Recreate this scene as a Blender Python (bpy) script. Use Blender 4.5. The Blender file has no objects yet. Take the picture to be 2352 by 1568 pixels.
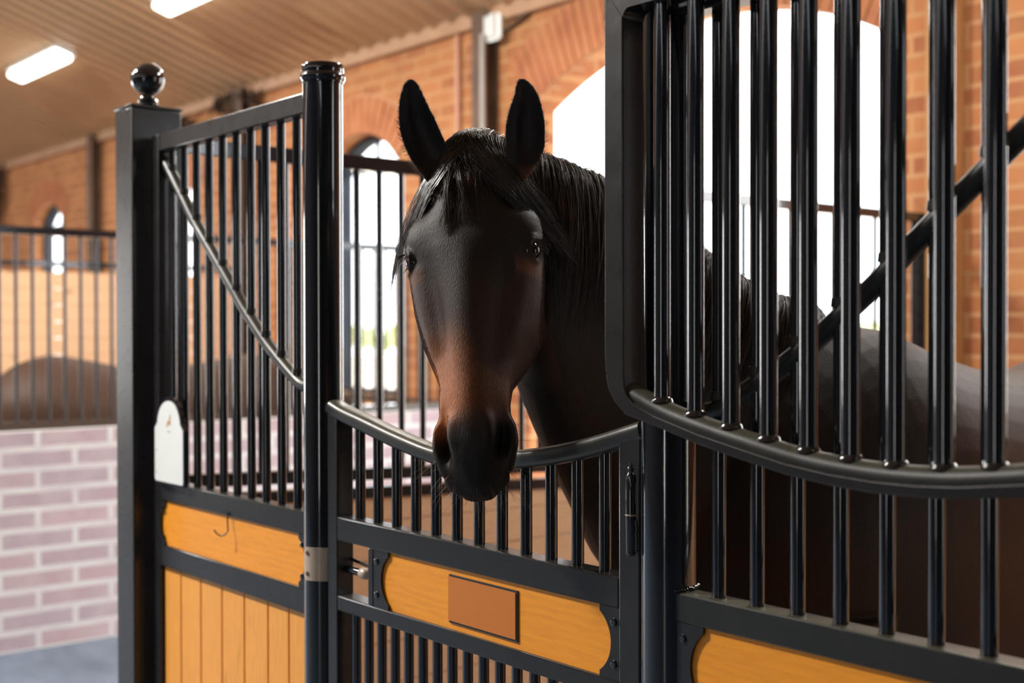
import bpy, bmesh, math, random
from math import sin, cos, pi, sqrt, atan2, radians
from mathutils import Vector, Matrix, noise
random.seed(7)
SC = bpy.context.scene
COL = SC.collection

# ------------------------------------------------------------------ camera
F, YAW, PIT, ROL = 2883.5, radians(39.61), radians(.593), radians(.09)
CAM = Vector((0, 0, 1.6))
fw = Vector((-cos(YAW)*cos(PIT), sin(YAW)*cos(PIT), -sin(PIT)))
r0 = Vector((sin(YAW), cos(YAW), 0))
d0 = fw.cross(r0)
if d0.z > 0: d0 = -d0
RT = r0*cos(ROL) + d0*sin(ROL)
DN = -r0*sin(ROL) + d0*cos(ROL)
def at(x, y, t):            # world point seen at photo pixel (x, y) at distance t along the view axis
    return CAM + (fw + RT*((x-1176)/F) + DN*((y-784)/F))*t
cd = bpy.data.cameras.new('camera'); cam = bpy.data.objects.new('camera', cd); COL.objects.link(cam)
cd.sensor_width = 36; cd.lens = 36*F/2352
m = Matrix((RT, -DN, -fw)).transposed().to_4x4(); m.translation = CAM
cam.matrix_world = m
cd.dof.use_dof = True; cd.dof.focus_distance = 2.2; cd.dof.aperture_fstop = 2.8
cd.clip_start = .05; cd.clip_end = 500
SC.camera = cam
# ------------------------------------------------------------------ world, light, exposure
SKY = 4.2
W = bpy.data.worlds.new('sky'); SC.world = W; W.use_nodes = True
bg = W.node_tree.nodes['Background']; bg.inputs[0].default_value = (.90, .95, 1.0, 1); bg.inputs[1].default_value = SKY
vs = SC.view_settings; vs.view_transform = 'Standard'; vs.look = 'None'; vs.gamma = 1; vs.exposure = .12; vs.use_curve_mapping = False
SC.cycles.use_denoising = True
SC.cycles.max_bounces = 6; SC.cycles.diffuse_bounces = 4; SC.cycles.glossy_bounces = 3
SC.cycles.sample_clamp_indirect = 6
def area(name, loc, target, sx, sy, power, col=(1, 1, 1)):
    l = bpy.data.lights.new(name, 'AREA'); l.shape = 'RECTANGLE'; l.size = sx; l.size_y = sy; l.energy = power; l.color = col
    o = bpy.data.objects.new(name, l); COL.objects.link(o); o.location = loc
    o.rotation_euler = (Vector(target)-Vector(loc)).to_track_quat('-Z', 'Y').to_euler()
    return o
area('aisle_fill', (1.7, -5.0, 1.5), (-2.2, 2, 1.2), .45, 2.6, 14, (1, .93, .85))  # added fill lamp behind the camera, at a narrow gap in the wall
area('stall_window_daylight', (-1.95, 5.74, 2.1), (-2.2, 2.5, 1.0), .9, 1.9, 22, (1, .95, .88))   # the horse's own window      
area('aisle_end_fill', (-19.5, -1.5, 1.9), (-8, 1.5, 2.2), 3.4, 3.0, 260, (1, .95, .9))  # added fill lamp, set in an assumed open barn end on the left

# ------------------------------------------------------------------ materials
def newmat(name):
    M = bpy.data.materials.new(name); M.use_nodes = True
    return M, M.node_tree, M.node_tree.nodes['Principled BSDF']
def setp(p, **k):
    for a, v in k.items():
        a = a.replace('_', ' ')
        p.inputs[a].default_value = v
def N(nt, t, **k):
    n = nt.nodes.new(t)
    for a, v in k.items(): setattr(n, a, v)
    return n
def ramp(nt, fac, stops):
    r = N(nt, 'ShaderNodeValToRGB'); e = r.color_ramp.elements
    while len(e) < len(stops): e.new(.5)
    for i, (p, c) in enumerate(stops): e[i].position = p; e[i].color = (*c, 1)
    nt.links.new(fac, r.inputs[0]); return r.outputs[0]
def mix(nt, f, a, b, mode='MIX'):
    x = N(nt, 'ShaderNodeMix', data_type='RGBA', blend_type=mode)
    for s, v in ((0, f), (6, a), (7, b)):
        if hasattr(v, 'links'): nt.links.new(v, x.inputs[s])
        else: x.inputs[s].default_value = v if s == 0 else (*v, 1)
    return x.outputs[2]
def coords(nt, scale=(1, 1, 1), rot=(0, 0, 0), loc=(0, 0, 0)):
    tc = N(nt, 'ShaderNodeTexCoord'); mp = N(nt, 'ShaderNodeMapping')
    mp.inputs['Scale'].default_value = scale; mp.inputs['Rotation'].default_value = rot; mp.inputs['Location'].default_value = loc
    nt.links.new(tc.outputs['Object'], mp.inputs[0]); return mp.outputs[0]
def noise_tex(nt, vec, scale, detail=4, rough=.5):
    n = N(nt, 'ShaderNodeTexNoise'); n.inputs['Scale'].default_value = scale; n.inputs['Detail'].default_value = detail
    n.inputs['Roughness'].default_value = rough
    nt.links.new(vec, n.inputs['Vector']); return n.outputs['Fac']
def bump(nt, p, h, s=.3, d=.01):
    b = N(nt, 'ShaderNodeBump'); b.inputs['Strength'].default_value = s; b.inputs['Distance'].default_value = d
    nt.links.new(h, b.inputs['Height']); nt.links.new(b.outputs[0], p.inputs['Normal'])

def steel_mat(name, col, rough, dust=0.0, coat=.25, cr=.08):
    M, nt, p = newmat(name)
    v = coords(nt)
    n = noise_tex(nt, v, 9, 5, .6)
    c = ramp(nt, n, [(.35, tuple(x*.85 for x in col)), (.7, tuple(x*1.15 for x in col))])
    if dust:                                  # fine dust lies on faces that point up
        g = N(nt, 'ShaderNodeNewGeometry'); s = N(nt, 'ShaderNodeSeparateXYZ'); nt.links.new(g.outputs['Normal'], s.inputs[0])
        mr = N(nt, 'ShaderNodeMapRange'); mr.inputs[1].default_value = .45; mr.inputs[2].default_value = 1; mr.inputs[4].default_value = dust
        nt.links.new(s.outputs[2], mr.inputs[0])
        mu = N(nt, 'ShaderNodeMath', operation='MULTIPLY'); nt.links.new(mr.outputs[0], mu.inputs[0]); nt.links.new(noise_tex(nt, v, 40, 4, .7), mu.inputs[1])
        c = mix(nt, mu.outputs[0], c, (.30, .27, .17))
    nt.links.new(c, p.inputs['Base Color'])
    rr = N(nt, 'ShaderNodeMapRange'); rr.inputs[3].default_value = rough*.8; rr.inputs[4].default_value = rough*1.25
    nt.links.new(noise_tex(nt, v, 25, 3), rr.inputs[0]); nt.links.new(rr.outputs[0], p.inputs['Roughness'])
    setp(p, Coat_Weight=coat, Coat_Roughness=cr)
    bump(nt, p, noise_tex(nt, v, 160, 2), .05, .002)
    return M
STEEL = steel_mat('black_gloss_steel', (.007, .010, .016), .12, .06, 1.0, .035)
STEELF = steel_mat('black_satin_steel', (.017, .0165, .017), .28, .08, .1)
STEELD = steel_mat('dusty_steel', (.018, .020, .018), .36, .40)
STEELD.node_tree.nodes['Principled BSDF'].inputs['Coat Weight'].default_value = .05
SILVER = steel_mat('silver_metal', (.60, .50, .40), .32)
SILVER.node_tree.nodes['Principled BSDF'].inputs['Metallic'].default_value = .15

def wood_mat(name, base, dark, axis='X', board=.0, bright=1.0, scale=1.0, off=0.0, rough=.42):
    """axis = grain direction; board = board width across the grain (0 = one piece)"""
    M, nt, p = newmat(name)
    s = {'X': (1, 9, 9), 'Z': (9, 9, 1), 'Y': (9, 1, 9)}[axis]
    v = coords(nt, tuple(a*scale for a in s), loc=(off, off, off))
    w = N(nt, 'ShaderNodeTexWave', wave_type='BANDS', bands_direction={'X': 'Z', 'Z': 'X', 'Y': 'Z'}[axis])
    w.inputs['Scale'].default_value = 2.2; w.inputs['Distortion'].default_value = 6; w.inputs['Detail'].default_value = 3; w.inputs['Detail Scale'].default_value = .6
    nt.links.new(v, w.inputs['Vector'])
    c = ramp(nt, w.outputs[1], [(0, base), (.75, tuple(a*.955 for a in base)), (1, tuple(a*.92+b*.08 for a, b in zip(base, dark)))])
    n1 = noise_tex(nt, v, 14, 5, .7)
    c = mix(nt, ramp(nt, n1, [(.45, (0, 0, 0)), (.8, (.35, .35, .35))]), c, dark)
    big = noise_tex(nt, coords(nt, loc=(off, 3, 1)), 3.0, 2)
    c = mix(nt, ramp(nt, big, [(.3, (0, 0, 0)), (.7, (.3, .3, .3))]), c, tuple(a*.75 for a in base))
    # dark streaks along the grain
    sv = {'X': (1.2, 8, 8), 'Z': (8, 8, 1.2), 'Y': (8, 1.2, 8)}[axis]
    ns = noise_tex(nt, coords(nt, sv, loc=(off+5, 1, 2)), 1.9, 3, .55)
    c = mix(nt, ramp(nt, ns, [(.66, (0, 0, 0)), (.74, (.55, .55, .55))]), c, tuple(a*.8 for a in dark))
    # knots
    kv = {'X': (1.0, 2.0, 3.4), 'Z': (3.4, 2.0, 1.0), 'Y': (2.0, 1.0, 3.4)}[axis]
    vo = N(nt, 'ShaderNodeTexVoronoi'); vo.inputs['Scale'].default_value = 1.9
    nt.links.new(coords(nt, kv, loc=(off+.3, .2, .4)), vo.inputs['Vector'])
    k = ramp(nt, vo.outputs['Distance'], [(.0, (1, 1, 1)), (.045, (.8, .8, .8)), (.11, (0, 0, 0))])
    c = mix(nt, k, c, tuple(a*.35 for a in dark))
    nt.links.new(c, p.inputs['Base Color']); setp(p, Roughness=rough, Coat_Weight=.15, Coat_Roughness=.3)
    bump(nt, p, w.outputs[1], .03, .002)
    return M
WOODF = wood_mat('varnished_pine_board', (1.0, .375, .022), (.45, .13, .02), 'X')
WOODP = wood_mat('varnished_pine_planks', (1.0, .43, .070), (.35, .12, .03), 'Z', off=2.1)
WOODB = wood_mat('stall_lining_boards', (.97, .62, .36), (.4, .15, .05), 'Y', off=1.3, rough=.5)
WOODX = wood_mat('stall_lining_boards_back', (.86, .40, .12), (.4, .15, .05), 'X', off=4.3, rough=.5)

def brick_mat(name, c1, c2, c3, mortar, bw, bh, ms, facing='Y', rough=.85, blotch=(.3, .14, .07)):
    M, nt, p = newmat(name)
    tc = N(nt, 'ShaderNodeTexCoord'); sp = N(nt, 'ShaderNodeSeparateXYZ'); nt.links.new(tc.outputs['Object'], sp.inputs[0])
    ad = N(nt, 'ShaderNodeMath', operation='ADD'); nt.links.new(sp.outputs[0], ad.inputs[0]); nt.links.new(sp.outputs[1], ad.inputs[1])
    cb = N(nt, 'ShaderNodeCombineXYZ'); nt.links.new(ad.outputs[0], cb.inputs[0]); nt.links.new(sp.outputs[2], cb.inputs[1])
    dn = N(nt, 'ShaderNodeTexNoise'); dn.inputs['Scale'].default_value = 6; nt.links.new(tc.outputs['Object'], dn.inputs['Vector'])
    dv = N(nt, 'ShaderNodeVectorMath', operation='SCALE'); dv.inputs['Scale'].default_value = .012; nt.links.new(dn.outputs['Color'], dv.inputs[0])
    da = N(nt, 'ShaderNodeVectorMath', operation='ADD'); nt.links.new(cb.outputs[0], da.inputs[0]); nt.links.new(dv.outputs[0], da.inputs[1])
    b = N(nt, 'ShaderNodeTexBrick'); nt.links.new(da.outputs[0], b.inputs['Vector'])
    b.inputs['Scale'].default_value = 1; b.inputs['Brick Width'].default_value = bw; b.inputs['Row Height'].default_value = bh
    b.inputs['Mortar Size'].default_value = ms; b.inputs['Mortar Smooth'].default_value = .25; b.inputs['Bias'].default_value = 0
    b.inputs['Color1'].default_value = (*c1, 1); b.inputs['Color2'].default_value = (*c2, 1); b.inputs['Mortar'].default_value = (*mortar, 1)
    n = noise_tex(nt, tc.outputs['Object'], 5, 4, .65)
    c = mix(nt, ramp(nt, n, [(.42, (0, 0, 0)), (.72, (.6, .6, .6))]), b.outputs['Color'], c3)
    n2 = noise_tex(nt, tc.outputs['Object'], 1.7, 3, .6)
    c = mix(nt, ramp(nt, n2, [(.55, (0, 0, 0)), (.75, (.35, .35, .35))]), c, blotch)
    nt.links.new(c, p.inputs['Base Color']); setp(p, Roughness=rough)
    bump(nt, p, b.outputs['Fac'], -.5, .012)
    return M
BRICK = brick_mat('orange_clay_brick', (.54, .215, .078), (.37, .125, .05), (.54, .26, .095), (.58, .31, .14), .30, .098, .012)
BRICKP = brick_mat('pale_washed_brick', (.60, .44, .46), (.50, .40, .46), (.72, .62, .64), (.82, .83, .82), .40, .107, .018, blotch=(.50, .44, .52))
BRICKA, nt, p = newmat('arch_brick')
nt.links.new(ramp(nt, noise_tex(nt, coords(nt), 3.5, 5, .7), [(.3, (.36, .125, .055)), (.5, (.50, .19, .08)), (.7, (.56, .25, .11))]), p.inputs['Base Color']); setp(p, Roughness=.85)
MORTAR, nt, p = newmat('mortar'); setp(p, Base_Color=(.62, .36, .22, 1), Roughness=.9)
nt.links.new(ramp(nt, noise_tex(nt, coords(nt), 12, 3), [(.3, (.52, .30, .18)), (.7, (.68, .42, .26))]), p.inputs['Base Color'])

CEIL, nt, p = newmat('brown_corrugated_sheet')
nt.links.new(ramp(nt, noise_tex(nt, coords(nt), 1.2, 3), [(.3, (.56, .36, .20)), (.7, (.64, .42, .25))]), p.inputs['Base Color']); setp(p, Roughness=.33)
DARKWALL, nt, p = newmat('dark_stained_boards'); nt.links.new(ramp(nt, noise_tex(nt, coords(nt, (1, 1, 6)), 3, 4), [(.3, (.035, .032, .032)), (.7, (.07, .062, .058))]), p.inputs['Base Color']); setp(p, Roughness=.8)
LINING, nt, p = newmat('blue_grey_window_lining'); nt.links.new(ramp(nt, noise_tex(nt, coords(nt), 6, 3), [(.3, (.035, .045, .06)), (.7, (.05, .062, .08))]), p.inputs['Base Color']); setp(p, Roughness=.85); p.inputs['Specular IOR Level'].default_value = .15
TRIM, nt, p = newmat('brown_trim'); nt.links.new(ramp(nt, noise_tex(nt, coords(nt), 4, 3), [(.3, (.45, .26, .15)), (.7, (.55, .33, .2))]), p.inputs['Base Color']); setp(p, Roughness=.5)
CONC, nt, p = newmat('concrete_floor')
nt.links.new(ramp(nt, noise_tex(nt, coords(nt, (1, 2.5, 1)), 2.5, 6, .65), [(.3, (.07, .10, .14)), (.7, (.14, .18, .24))]), p.inputs['Base Color']); setp(p, Roughness=.4)
BARK, nt, p = newmat('dark_twig'); nt.links.new(ramp(nt, noise_tex(nt, coords(nt), 30, 3), [(.3, (.03, .018, .01)), (.7, (.09, .05, .025))]), p.inputs['Base Color']); setp(p, Roughness=.9)
DARKB, nt, p = newmat('brown_painted_steel'); nt.links.new(ramp(nt, noise_tex(nt, coords(nt), 5, 4), [(.3, (.09, .05, .03)), (.7, (.15, .085, .05))]), p.inputs['Base Color']); setp(p, Roughness=.55)
TAN, nt, p = newmat('tan_timber_post'); nt.links.new(ramp(nt, noise_tex(nt, coords(nt, (4, 4, 1)), 4, 4), [(.3, (.42, .21, .075)), (.7, (.55, .29, .11))]), p.inputs['Base Color']); setp(p, Roughness=.7)
WHITE, nt, p = newmat('white_plastic'); nt.links.new(ramp(nt, noise_tex(nt, coords(nt), 8, 3), [(.3, (.78, .82, .80)), (.7, (.84, .87, .85))]), p.inputs['Base Color']); setp(p, Roughness=.35)
GREYP, nt, p = newmat('grey_conduit'); nt.links.new(ramp(nt, noise_tex(nt, coords(nt), 8, 3), [(.3, (.40, .38, .36)), (.7, (.5, .48, .45))]), p.inputs['Base Color']); setp(p, Roughness=.5)
PINKC, nt, p = newmat('clay_coloured_conduit'); nt.links.new(ramp(nt, noise_tex(nt, coords(nt), 8, 3), [(.3, (.68, .36, .24)), (.7, (.72, .4, .27))]), p.inputs['Base Color']); setp(p, Roughness=.6)
PLAQ, nt, p = newmat('copper_brown_plate'); nt.links.new(ramp(nt, noise_tex(nt, coords(nt), 3, 2), [(.3, (.58, .175, .022)), (.7, (.63, .195, .028))]), p.inputs['Base Color']); setp(p, Roughness=.45)
BLACK, nt, p = newmat('black_plate'); nt.links.new(ramp(nt, noise_tex(nt, coords(nt), 9, 2), [(.3, (.02, .018, .018)), (.7, (.03, .027, .026))]), p.inputs['Base Color']); setp(p, Roughness=.5)
INK1, nt, p = newmat('rust_print'); setp(p, Base_Color=(.55, .22, .07, 1), Roughness=.5)
INK2, nt, p = newmat('grey_print'); setp(p, Base_Color=(.50, .52, .50, 1), Roughness=.5)
def glow_mat(name, col, s):
    M, nt, p = newmat(name); setp(p, Base_Color=(.9, .9, .88, 1), Emission_Color=(*col, 1), Emission_Strength=s, Roughness=.4); return M
GLOW = glow_mat('lamp_diffuser', (1, .97, .92), 5.0)
GLOW2 = glow_mat('wall_lamp_diffuser', (.95, 1, .95), .55)
GLASS, nt, p = newmat('window_glass')
for n in list(nt.nodes):
    if n.type == 'BSDF_PRINCIPLED': nt.nodes.remove(n)
tr = N(nt, 'ShaderNodeBsdfTransparent'); gl = N(nt, 'ShaderNodeBsdfGlossy'); gl.inputs['Roughness'].default_value = .03
ms = N(nt, 'ShaderNodeMixShader'); ms.inputs[0].default_value = .05
nt.links.new(tr.outputs[0], ms.inputs[1]); nt.links.new(gl.outputs[0], ms.inputs[2])
nt.links.new(ms.outputs[0], [n for n in nt.nodes if n.type == 'OUTPUT_MATERIAL'][0].inputs[0])
GRAVEL, nt, p = newmat('sandy_ground'); nt.links.new(ramp(nt, noise_tex(nt, coords(nt), .5, 5), [(.3, (.78, .64, .50)), (.7, (.9, .78, .64))]), p.inputs['Base Color']); setp(p, Roughness=.95)
LEAF, nt, p = newmat('shrub_leaves'); nt.links.new(ramp(nt, noise_tex(nt, coords(nt), 2.5, 4), [(.3, (.45, .55, .22)), (.7, (.80, .78, .40))]), p.inputs['Base Color']); setp(p, Roughness=.8)

# ------------------------------------------------------------------ mesh helpers
def link(o): COL.objects.link(o); return o
def thing(name, loc, label, cat, group=None):
    o = bpy.data.objects.new(name, None); o.empty_display_size = .1; o.location = loc
    o['label'] = label; o['category'] = cat
    if group: o['group'] = group
    return link(o)
class MB:
    def __init__(s): s.bm = bmesh.new(); s.round = False
    def poly(s, vs, fs):
        v = [s.bm.verts.new(p) for p in vs]
        for f in fs:
            try: s.bm.faces.new([v[i] for i in f])
            except ValueError: pass
        return s
    def box(s, x0, x1, y0, y1, z0, z1, bev=0, seg=1):
        b = bmesh.new(); bmesh.ops.create_cube(b, size=1)
        for v in b.verts: v.co = Vector(((x0+x1)/2+v.co.x*(x1-x0), (y0+y1)/2+v.co.y*(y1-y0), (z0+z1)/2+v.co.z*(z1-z0)))
        if bev: bmesh.ops.bevel(b, geom=b.edges[:], offset=bev, segments=seg, profile=.5, affect='EDGES')
        s.merge(b); return s
    def merge(s, b):
        mp = {v: s.bm.verts.new(v.co) for v in b.verts}
        for f in b.faces: s.bm.faces.new([mp[v] for v in f.verts])
        b.free()
    def rings(s, rings, closed=True, cap=True):
        R = [[s.bm.verts.new(p) for p in r] for r in rings]; s.round = True
        n = len(R[0])
        for a, b in zip(R, R[1:]):
            for i in range(n if closed else n-1):
                j = (i+1) % n
                s.bm.faces.new((a[i], a[j], b[j], b[i]))
        if cap and closed:
            s.bm.faces.new(list(reversed(R[0]))); s.bm.faces.new(R[-1])
        return s
    def tube(s, pts, r, n=12, cap=True, up=None):
        pts = [Vector(p) for p in pts]; rs = r if isinstance(r, (list, tuple)) else [r]*len(pts)
        out = []; prev = None
        for i, p in enumerate(pts):
            t = (pts[min(i+1, len(pts)-1)]-pts[max(i-1, 0)]).normalized()
            if prev is None:
                a = Vector((0, 0, 1)) if abs(t.z) < .9 else Vector((1, 0, 0))
                u = t.cross(a).normalized()
            else: u = (prev - t*prev.dot(t)).normalized()
            prev = u; w = t.cross(u)
            out.append([p+(u*cos(2*pi*k/n)+w*sin(2*pi*k/n))*rs[i] for k in range(n)])
        return s.rings(out, True, cap)
    def lathe(s, c, prof, n=32, axis='Z'):
        out = []
        for r, h in prof:
            ring = []
            for k in range(n):
                a, b = r*cos(2*pi*k/n), r*sin(2*pi*k/n)
                ring.append(Vector(c)+Vector({'Z': (a, b, h), 'Y': (a, h, b), 'X': (h, a, b)}[axis]))
            out.append(ring)
        return s.rings(out)
    def sweep(s, path, sec):
        """path: points in a plane Y = const; sec: (in-plane offset, Y offset) polygon"""
        path = [Vector(p) for p in path]; out = []
        for i, p in enumerate(path):
            t = (path[min(i+1, len(path)-1)]-path[max(i-1, 0)]).normalized()
            nrm = Vector((-t.z, 0, t.x))
            out.append([p+nrm*a+Vector((0, b, 0)) for a, b in sec])
        return s.rings(out)
    def prism(s, pts, y0, y1):          # polygon in XZ extruded along Y
        n = len(pts)
        a = [s.bm.verts.new((x, y0, z)) for x, z in pts]; b = [s.bm.verts.new((x, y1, z)) for x, z in pts]
        s.bm.faces.new(a); s.bm.faces.new(list(reversed(b)))
        for i in range(n): s.bm.faces.new((a[i], b[i], b[(i+1) % n], a[(i+1) % n]))
        return s
    def build(s, name, mat, parent=None, origin=None, smooth=None, label=None):
        if smooth is None: smooth = .9 if s.round else .35
        bmesh.ops.recalc_face_normals(s.bm, faces=s.bm.faces[:])
        o0 = Vector(parent_world(parent)) if parent else Vector(origin or (0, 0, 0))
        if o0.length: bmesh.ops.translate(s.bm, verts=s.bm.verts[:], vec=-o0)
        me = bpy.data.meshes.new(name); s.bm.to_mesh(me); s.bm.free()
        me.materials.append(mat)
        if smooth:
            for p in me.polygons: p.use_smooth = True
            me.set_sharp_from_angle(angle=smooth)
        o = link(bpy.data.objects.new(name, me))
        if parent: o.parent = parent
        else: o.location = o0
        if label: o['label'] = label
        return o
def parent_world(o):
    p = Vector((0, 0, 0))
    while o: p += Vector(o.location); o = o.parent
    return p
def struct(name, mb, mat, **k):
    o = mb.build(name, mat, **k); o['kind'] = 'structure'; return o
def solo(o, label, cat, group=None):
    o['label'] = label; o['category'] = cat
    if group: o['group'] = group
    return o
def lerp(tab, x):
    if x <= tab[0][0]: return tab[0][1:] if len(tab[0]) > 2 else tab[0][1]
    for a, b in zip(tab, tab[1:]):
        if x <= b[0]:
            f = (x-a[0])/(b[0]-a[0])
            r = [u+(v-u)*f for u, v in zip(a[1:], b[1:])]
            return r if len(r) > 1 else r[0]
    return tab[-1][1:] if len(tab[-1]) > 2 else tab[-1][1]
def smoothcurve(pts, n):
    pts = [Vector(p) for p in pts]; out = []
    P = [pts[0]*2-pts[1]]+pts+[pts[-1]*2-pts[-2]]
    for i in range(1, len(P)-2):
        a, b, c, d = P[i-1:i+3]
        for k in range(n):
            t = k/n
            out.append(.5*((2*b)+(c-a)*t+(2*a-5*b+4*c-d)*t*t+(3*b-a-3*c+d)*t**3))
    out.append(pts[-1]); return out

FLOOR = -.10
# ------------------------------------------------------------------ the building
WY0, WY1, ZT, SL = 5.45, 5.68, 3.80, .33
struct('floor', MB().box(-40, 8, -9, 5.6, FLOOR-.1, FLOOR), CONC)
def arch_pts(xc, hw, zs, rise, z0, n=24):
    R = (hw*hw+rise*rise)/(2*rise); a = math.asin(hw/R); zc = zs+rise-R
    pts = [(xc+hw, z0)]+[(xc+R*sin(t), zc+R*cos(t)) for t in [a-2*a*i/n for i in range(n+1)]]+[(xc-hw, z0)]
    return pts
ARX, ARH, ARS, ARR = -5.02, 1.38, 3.07, .364
WIN = [-8.48, -11.98, -15.5, -1.95]
WHW, WZ0, WZS, WRI = .53, 1.08, 2.90, .25
WH = [.53, .53, .53, .50]
cu = bpy.data.curves.new('wall', 'CURVE'); cu.dimensions = '2D'; cu.fill_mode = 'BOTH'; cu.extrude = (WY1-WY0)/2
def spl(pts):
    sp = cu.splines.new('POLY'); sp.points.add(len(pts)-1)
    for q, (x, z) in zip(sp.points, pts): q.co = (x, z, 0, 1)
    sp.use_cyclic_u = True
spl([(-40, FLOOR), (4, FLOOR), (4, ZT+.1), (-40, ZT+.1)])
spl(arch_pts(ARX, ARH, ARS, ARR, FLOOR+.002))
for wx, WHW in zip(WIN, WH): spl(arch_pts(wx, WHW, WZS, WRI, WZ0))
tmp = link(bpy.data.objects.new('t', cu))
me = bpy.data.meshes.new_from_object(tmp); bpy.data.objects.remove(tmp)
for v in me.vertices: x, z, y = v.co; v.co = (x, (WY0+WY1)/2-y, z)
me.materials.clear(); me.materials.append(BRICK); me.update()
b = bmesh.new(); b.from_mesh(me); bmesh.ops.recalc_face_normals(b, faces=b.faces[:]); b.to_mesh(me); b.free()
wall = link(bpy.data.objects.new('wall_back', me)); wall['kind'] = 'structure'
# the other walls of the barn, behind and beside the camera
mb = MB().box(-20, -7.4, -5.6, -5.3, FLOOR, 3.9).box(-7.4, 1.45, -5.6, -5.3, FLOOR, 3.9).box(1.95, 6, -5.6, -5.3, FLOOR, 3.9).box(1.45, 1.95, -5.6, -5.3, 2.85, 3.9)
struct('wall_front', mb, DARKWALL)
struct('wall_right', MB().box(6, 6.3, -5.6, 5.45, FLOOR, 5.9), DARKWALL)
struct('wall_left', MB().box(-20.5, -20.2, -5.6, 5.45, 3.4, 5.9).box(-20.5, -20.2, .5, 5.45, FLOOR, 3.4).box(-20.5, -20.2, -5.6, -3.5, FLOOR, 3.4), BRICK)
# arch rings of upright bricks
def ring(name, xc, hw, zs, rise, th, n, wall_y=WY0):
    R = (hw*hw+rise*rise)/(2*rise); a = math.asin(hw/R); zc = zs+rise-R
    mo = MB(); k = 40
    inn = [(xc+R*sin(a-2*a*i/k), zc+R*cos(a-2*a*i/k)) for i in range(k+1)]
    out = [(xc+(R+th)*sin(a-2*a*i/k), zc+(R+th)*cos(a-2*a*i/k)) for i in range(k+1)]
    for i in range(k):
        mo.prism([inn[i], inn[i+1], out[i+1], out[i]], wall_y-.006, wall_y+.1)
    base = struct(name, mo, MORTAR)
    br = MB(); g = .16*2*a/n
    for i in range(n):
        t0, t1 = a-2*a*i/n-g/2, a-2*a*(i+1)/n+g/2
        r1 = R+th-.012
        br.prism([(xc+(R+.004)*sin(t0), zc+(R+.004)*cos(t0)), (xc+(R+.004)*sin(t1), zc+(R+.004)*cos(t1)), (xc+r1*sin(t1), zc+r1*cos(t1)), (xc+r1*sin(t0), zc+r1*cos(t0))], wall_y-.016-random.random()*.004, wall_y+.08)
    br.build('arch_bricks', BRICKA, base)
ring('trim_1', ARX, ARH, ARS, ARR, .42, 38)
for i, (wx, WHW) in enumerate(zip(WIN, WH)): ring('trim_%d' % (i+2), wx, WHW, WZS, WRI, .30, 15)
# ceiling: ribbed sheet rising from the back wall to the ridge and down again
def ceil_z(y): return ZT+SL*(WY0-y)
mb = MB()
xs = []; x = -40.0
prof = [(0, 0), (.035, .042), (.075, .042), (.11, 0)]
while x < 6:
    for dx, dz in prof: xs.append((x+dx, dz))
    x += .21
rows = []
for y in (WY0+.02, 2.0, -.6, -5.6):
    zz = ceil_z(max(y, -.6)) if y >= -.6 else ceil_z(-.6)-SL*(-.6-y)
    rows.append([Vector((a, y, zz-dz)) for a, dz in xs])
mb.rings(rows, closed=False, cap=False)
ce = struct('ceiling', mb, CEIL, smooth=.3)
struct('trim_8', MB().box(-40, 4, WY0-.05, WY0, ZT-.10, ZT+.01, .004), TRIM)
struct('trim_7', MB().box(-40, 4, WY0+.0, WY0+.25, ZT+.09, ZT+.12), TRIM)
# windows with deep dark lining
for i, (wx, WHW) in enumerate(zip(WIN, WH)):
    A = arch_pts(wx, WHW, WZS, WRI, WZ0); Bp = arch_pts(wx, WHW-.035, WZS, WRI-.035+.0, WZ0+.035)
    mb = MB(); n = len(A)
    for k in range(n):
        j = (k+1) % n
        mb.poly([(A[k][0], WY0+.12, A[k][1]), (A[j][0], WY0+.12, A[j][1]), (Bp[j][0], WY0+.12, Bp[j][1]), (Bp[k][0], WY0+.12, Bp[k][1]),
                 (A[k][0], WY1+.01, A[k][1]), (A[j][0], WY1+.01, A[j][1]), (Bp[j][0], WY1+.01, Bp[j][1]), (Bp[k][0], WY1+.01, Bp[k][1])],
                [(0, 1, 2, 3), (7, 6, 5, 4), (3, 2, 6, 7), (0, 4, 5, 1)])
    w = struct('window_%d' % (i+1), mb, LINING)
    mu = MB().box(wx-.012, wx+.012, WY0+.16, WY0+.19, WZ0, WZS+WRI-.02).box(wx-WHW, wx+WHW, WY0+.16, WY0+.19, WZS-.04, WZS-.01)
    mu.build('mullion', LINING, w)
    gp = MB(); gp.prism(Bp, WY0+.172, WY0+.176); gp.build('pane', GLASS, w)
# ------------------------------------------------------------------ outside
struct('floor_outside', MB().box(-70, 30, 5.6, 120, FLOOR-.12, FLOOR-.02), GRAVEL)
def shrub(x, y, h, r, seed, label):
    rnd = random.Random(seed); mb = MB()
    t = thing('shrub', (x, y, FLOOR-.02), label, 'shrub', 'shrubs far outside')
    for k in range(420):
        u = rnd.random()*2*pi; z = rnd.random(); rr = r*sqrt(rnd.random())*(1-.55*z)
        c = Vector((x+rr*cos(u), y+rr*sin(u), FLOOR+.15+z*h)); s = .10+.10*rnd.random()
        a = Vector((rnd.uniform(-1, 1), rnd.uniform(-1, 1), rnd.uniform(-1, 1))).normalized()*s; q = Vector((rnd.uniform(-1, 1), rnd.uniform(-1, 1), rnd.uniform(-.4, 1))).normalized()*s*1.6
        mb.poly([c-a, c+q*.3+a*.2, c+a, c-q], [(0, 1, 2, 3)])
    mb.build('foliage', LEAF, t, smooth=0)
    st = MB()
    for k in range(4): st.tube([(x, y, FLOOR-.02), (x+rnd.uniform(-.3, .3)*r, y+rnd.uniform(-.3, .3)*r, FLOOR+h*.8)], [.05, .02], 6)
    st.build('stem', BARK, t)
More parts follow.
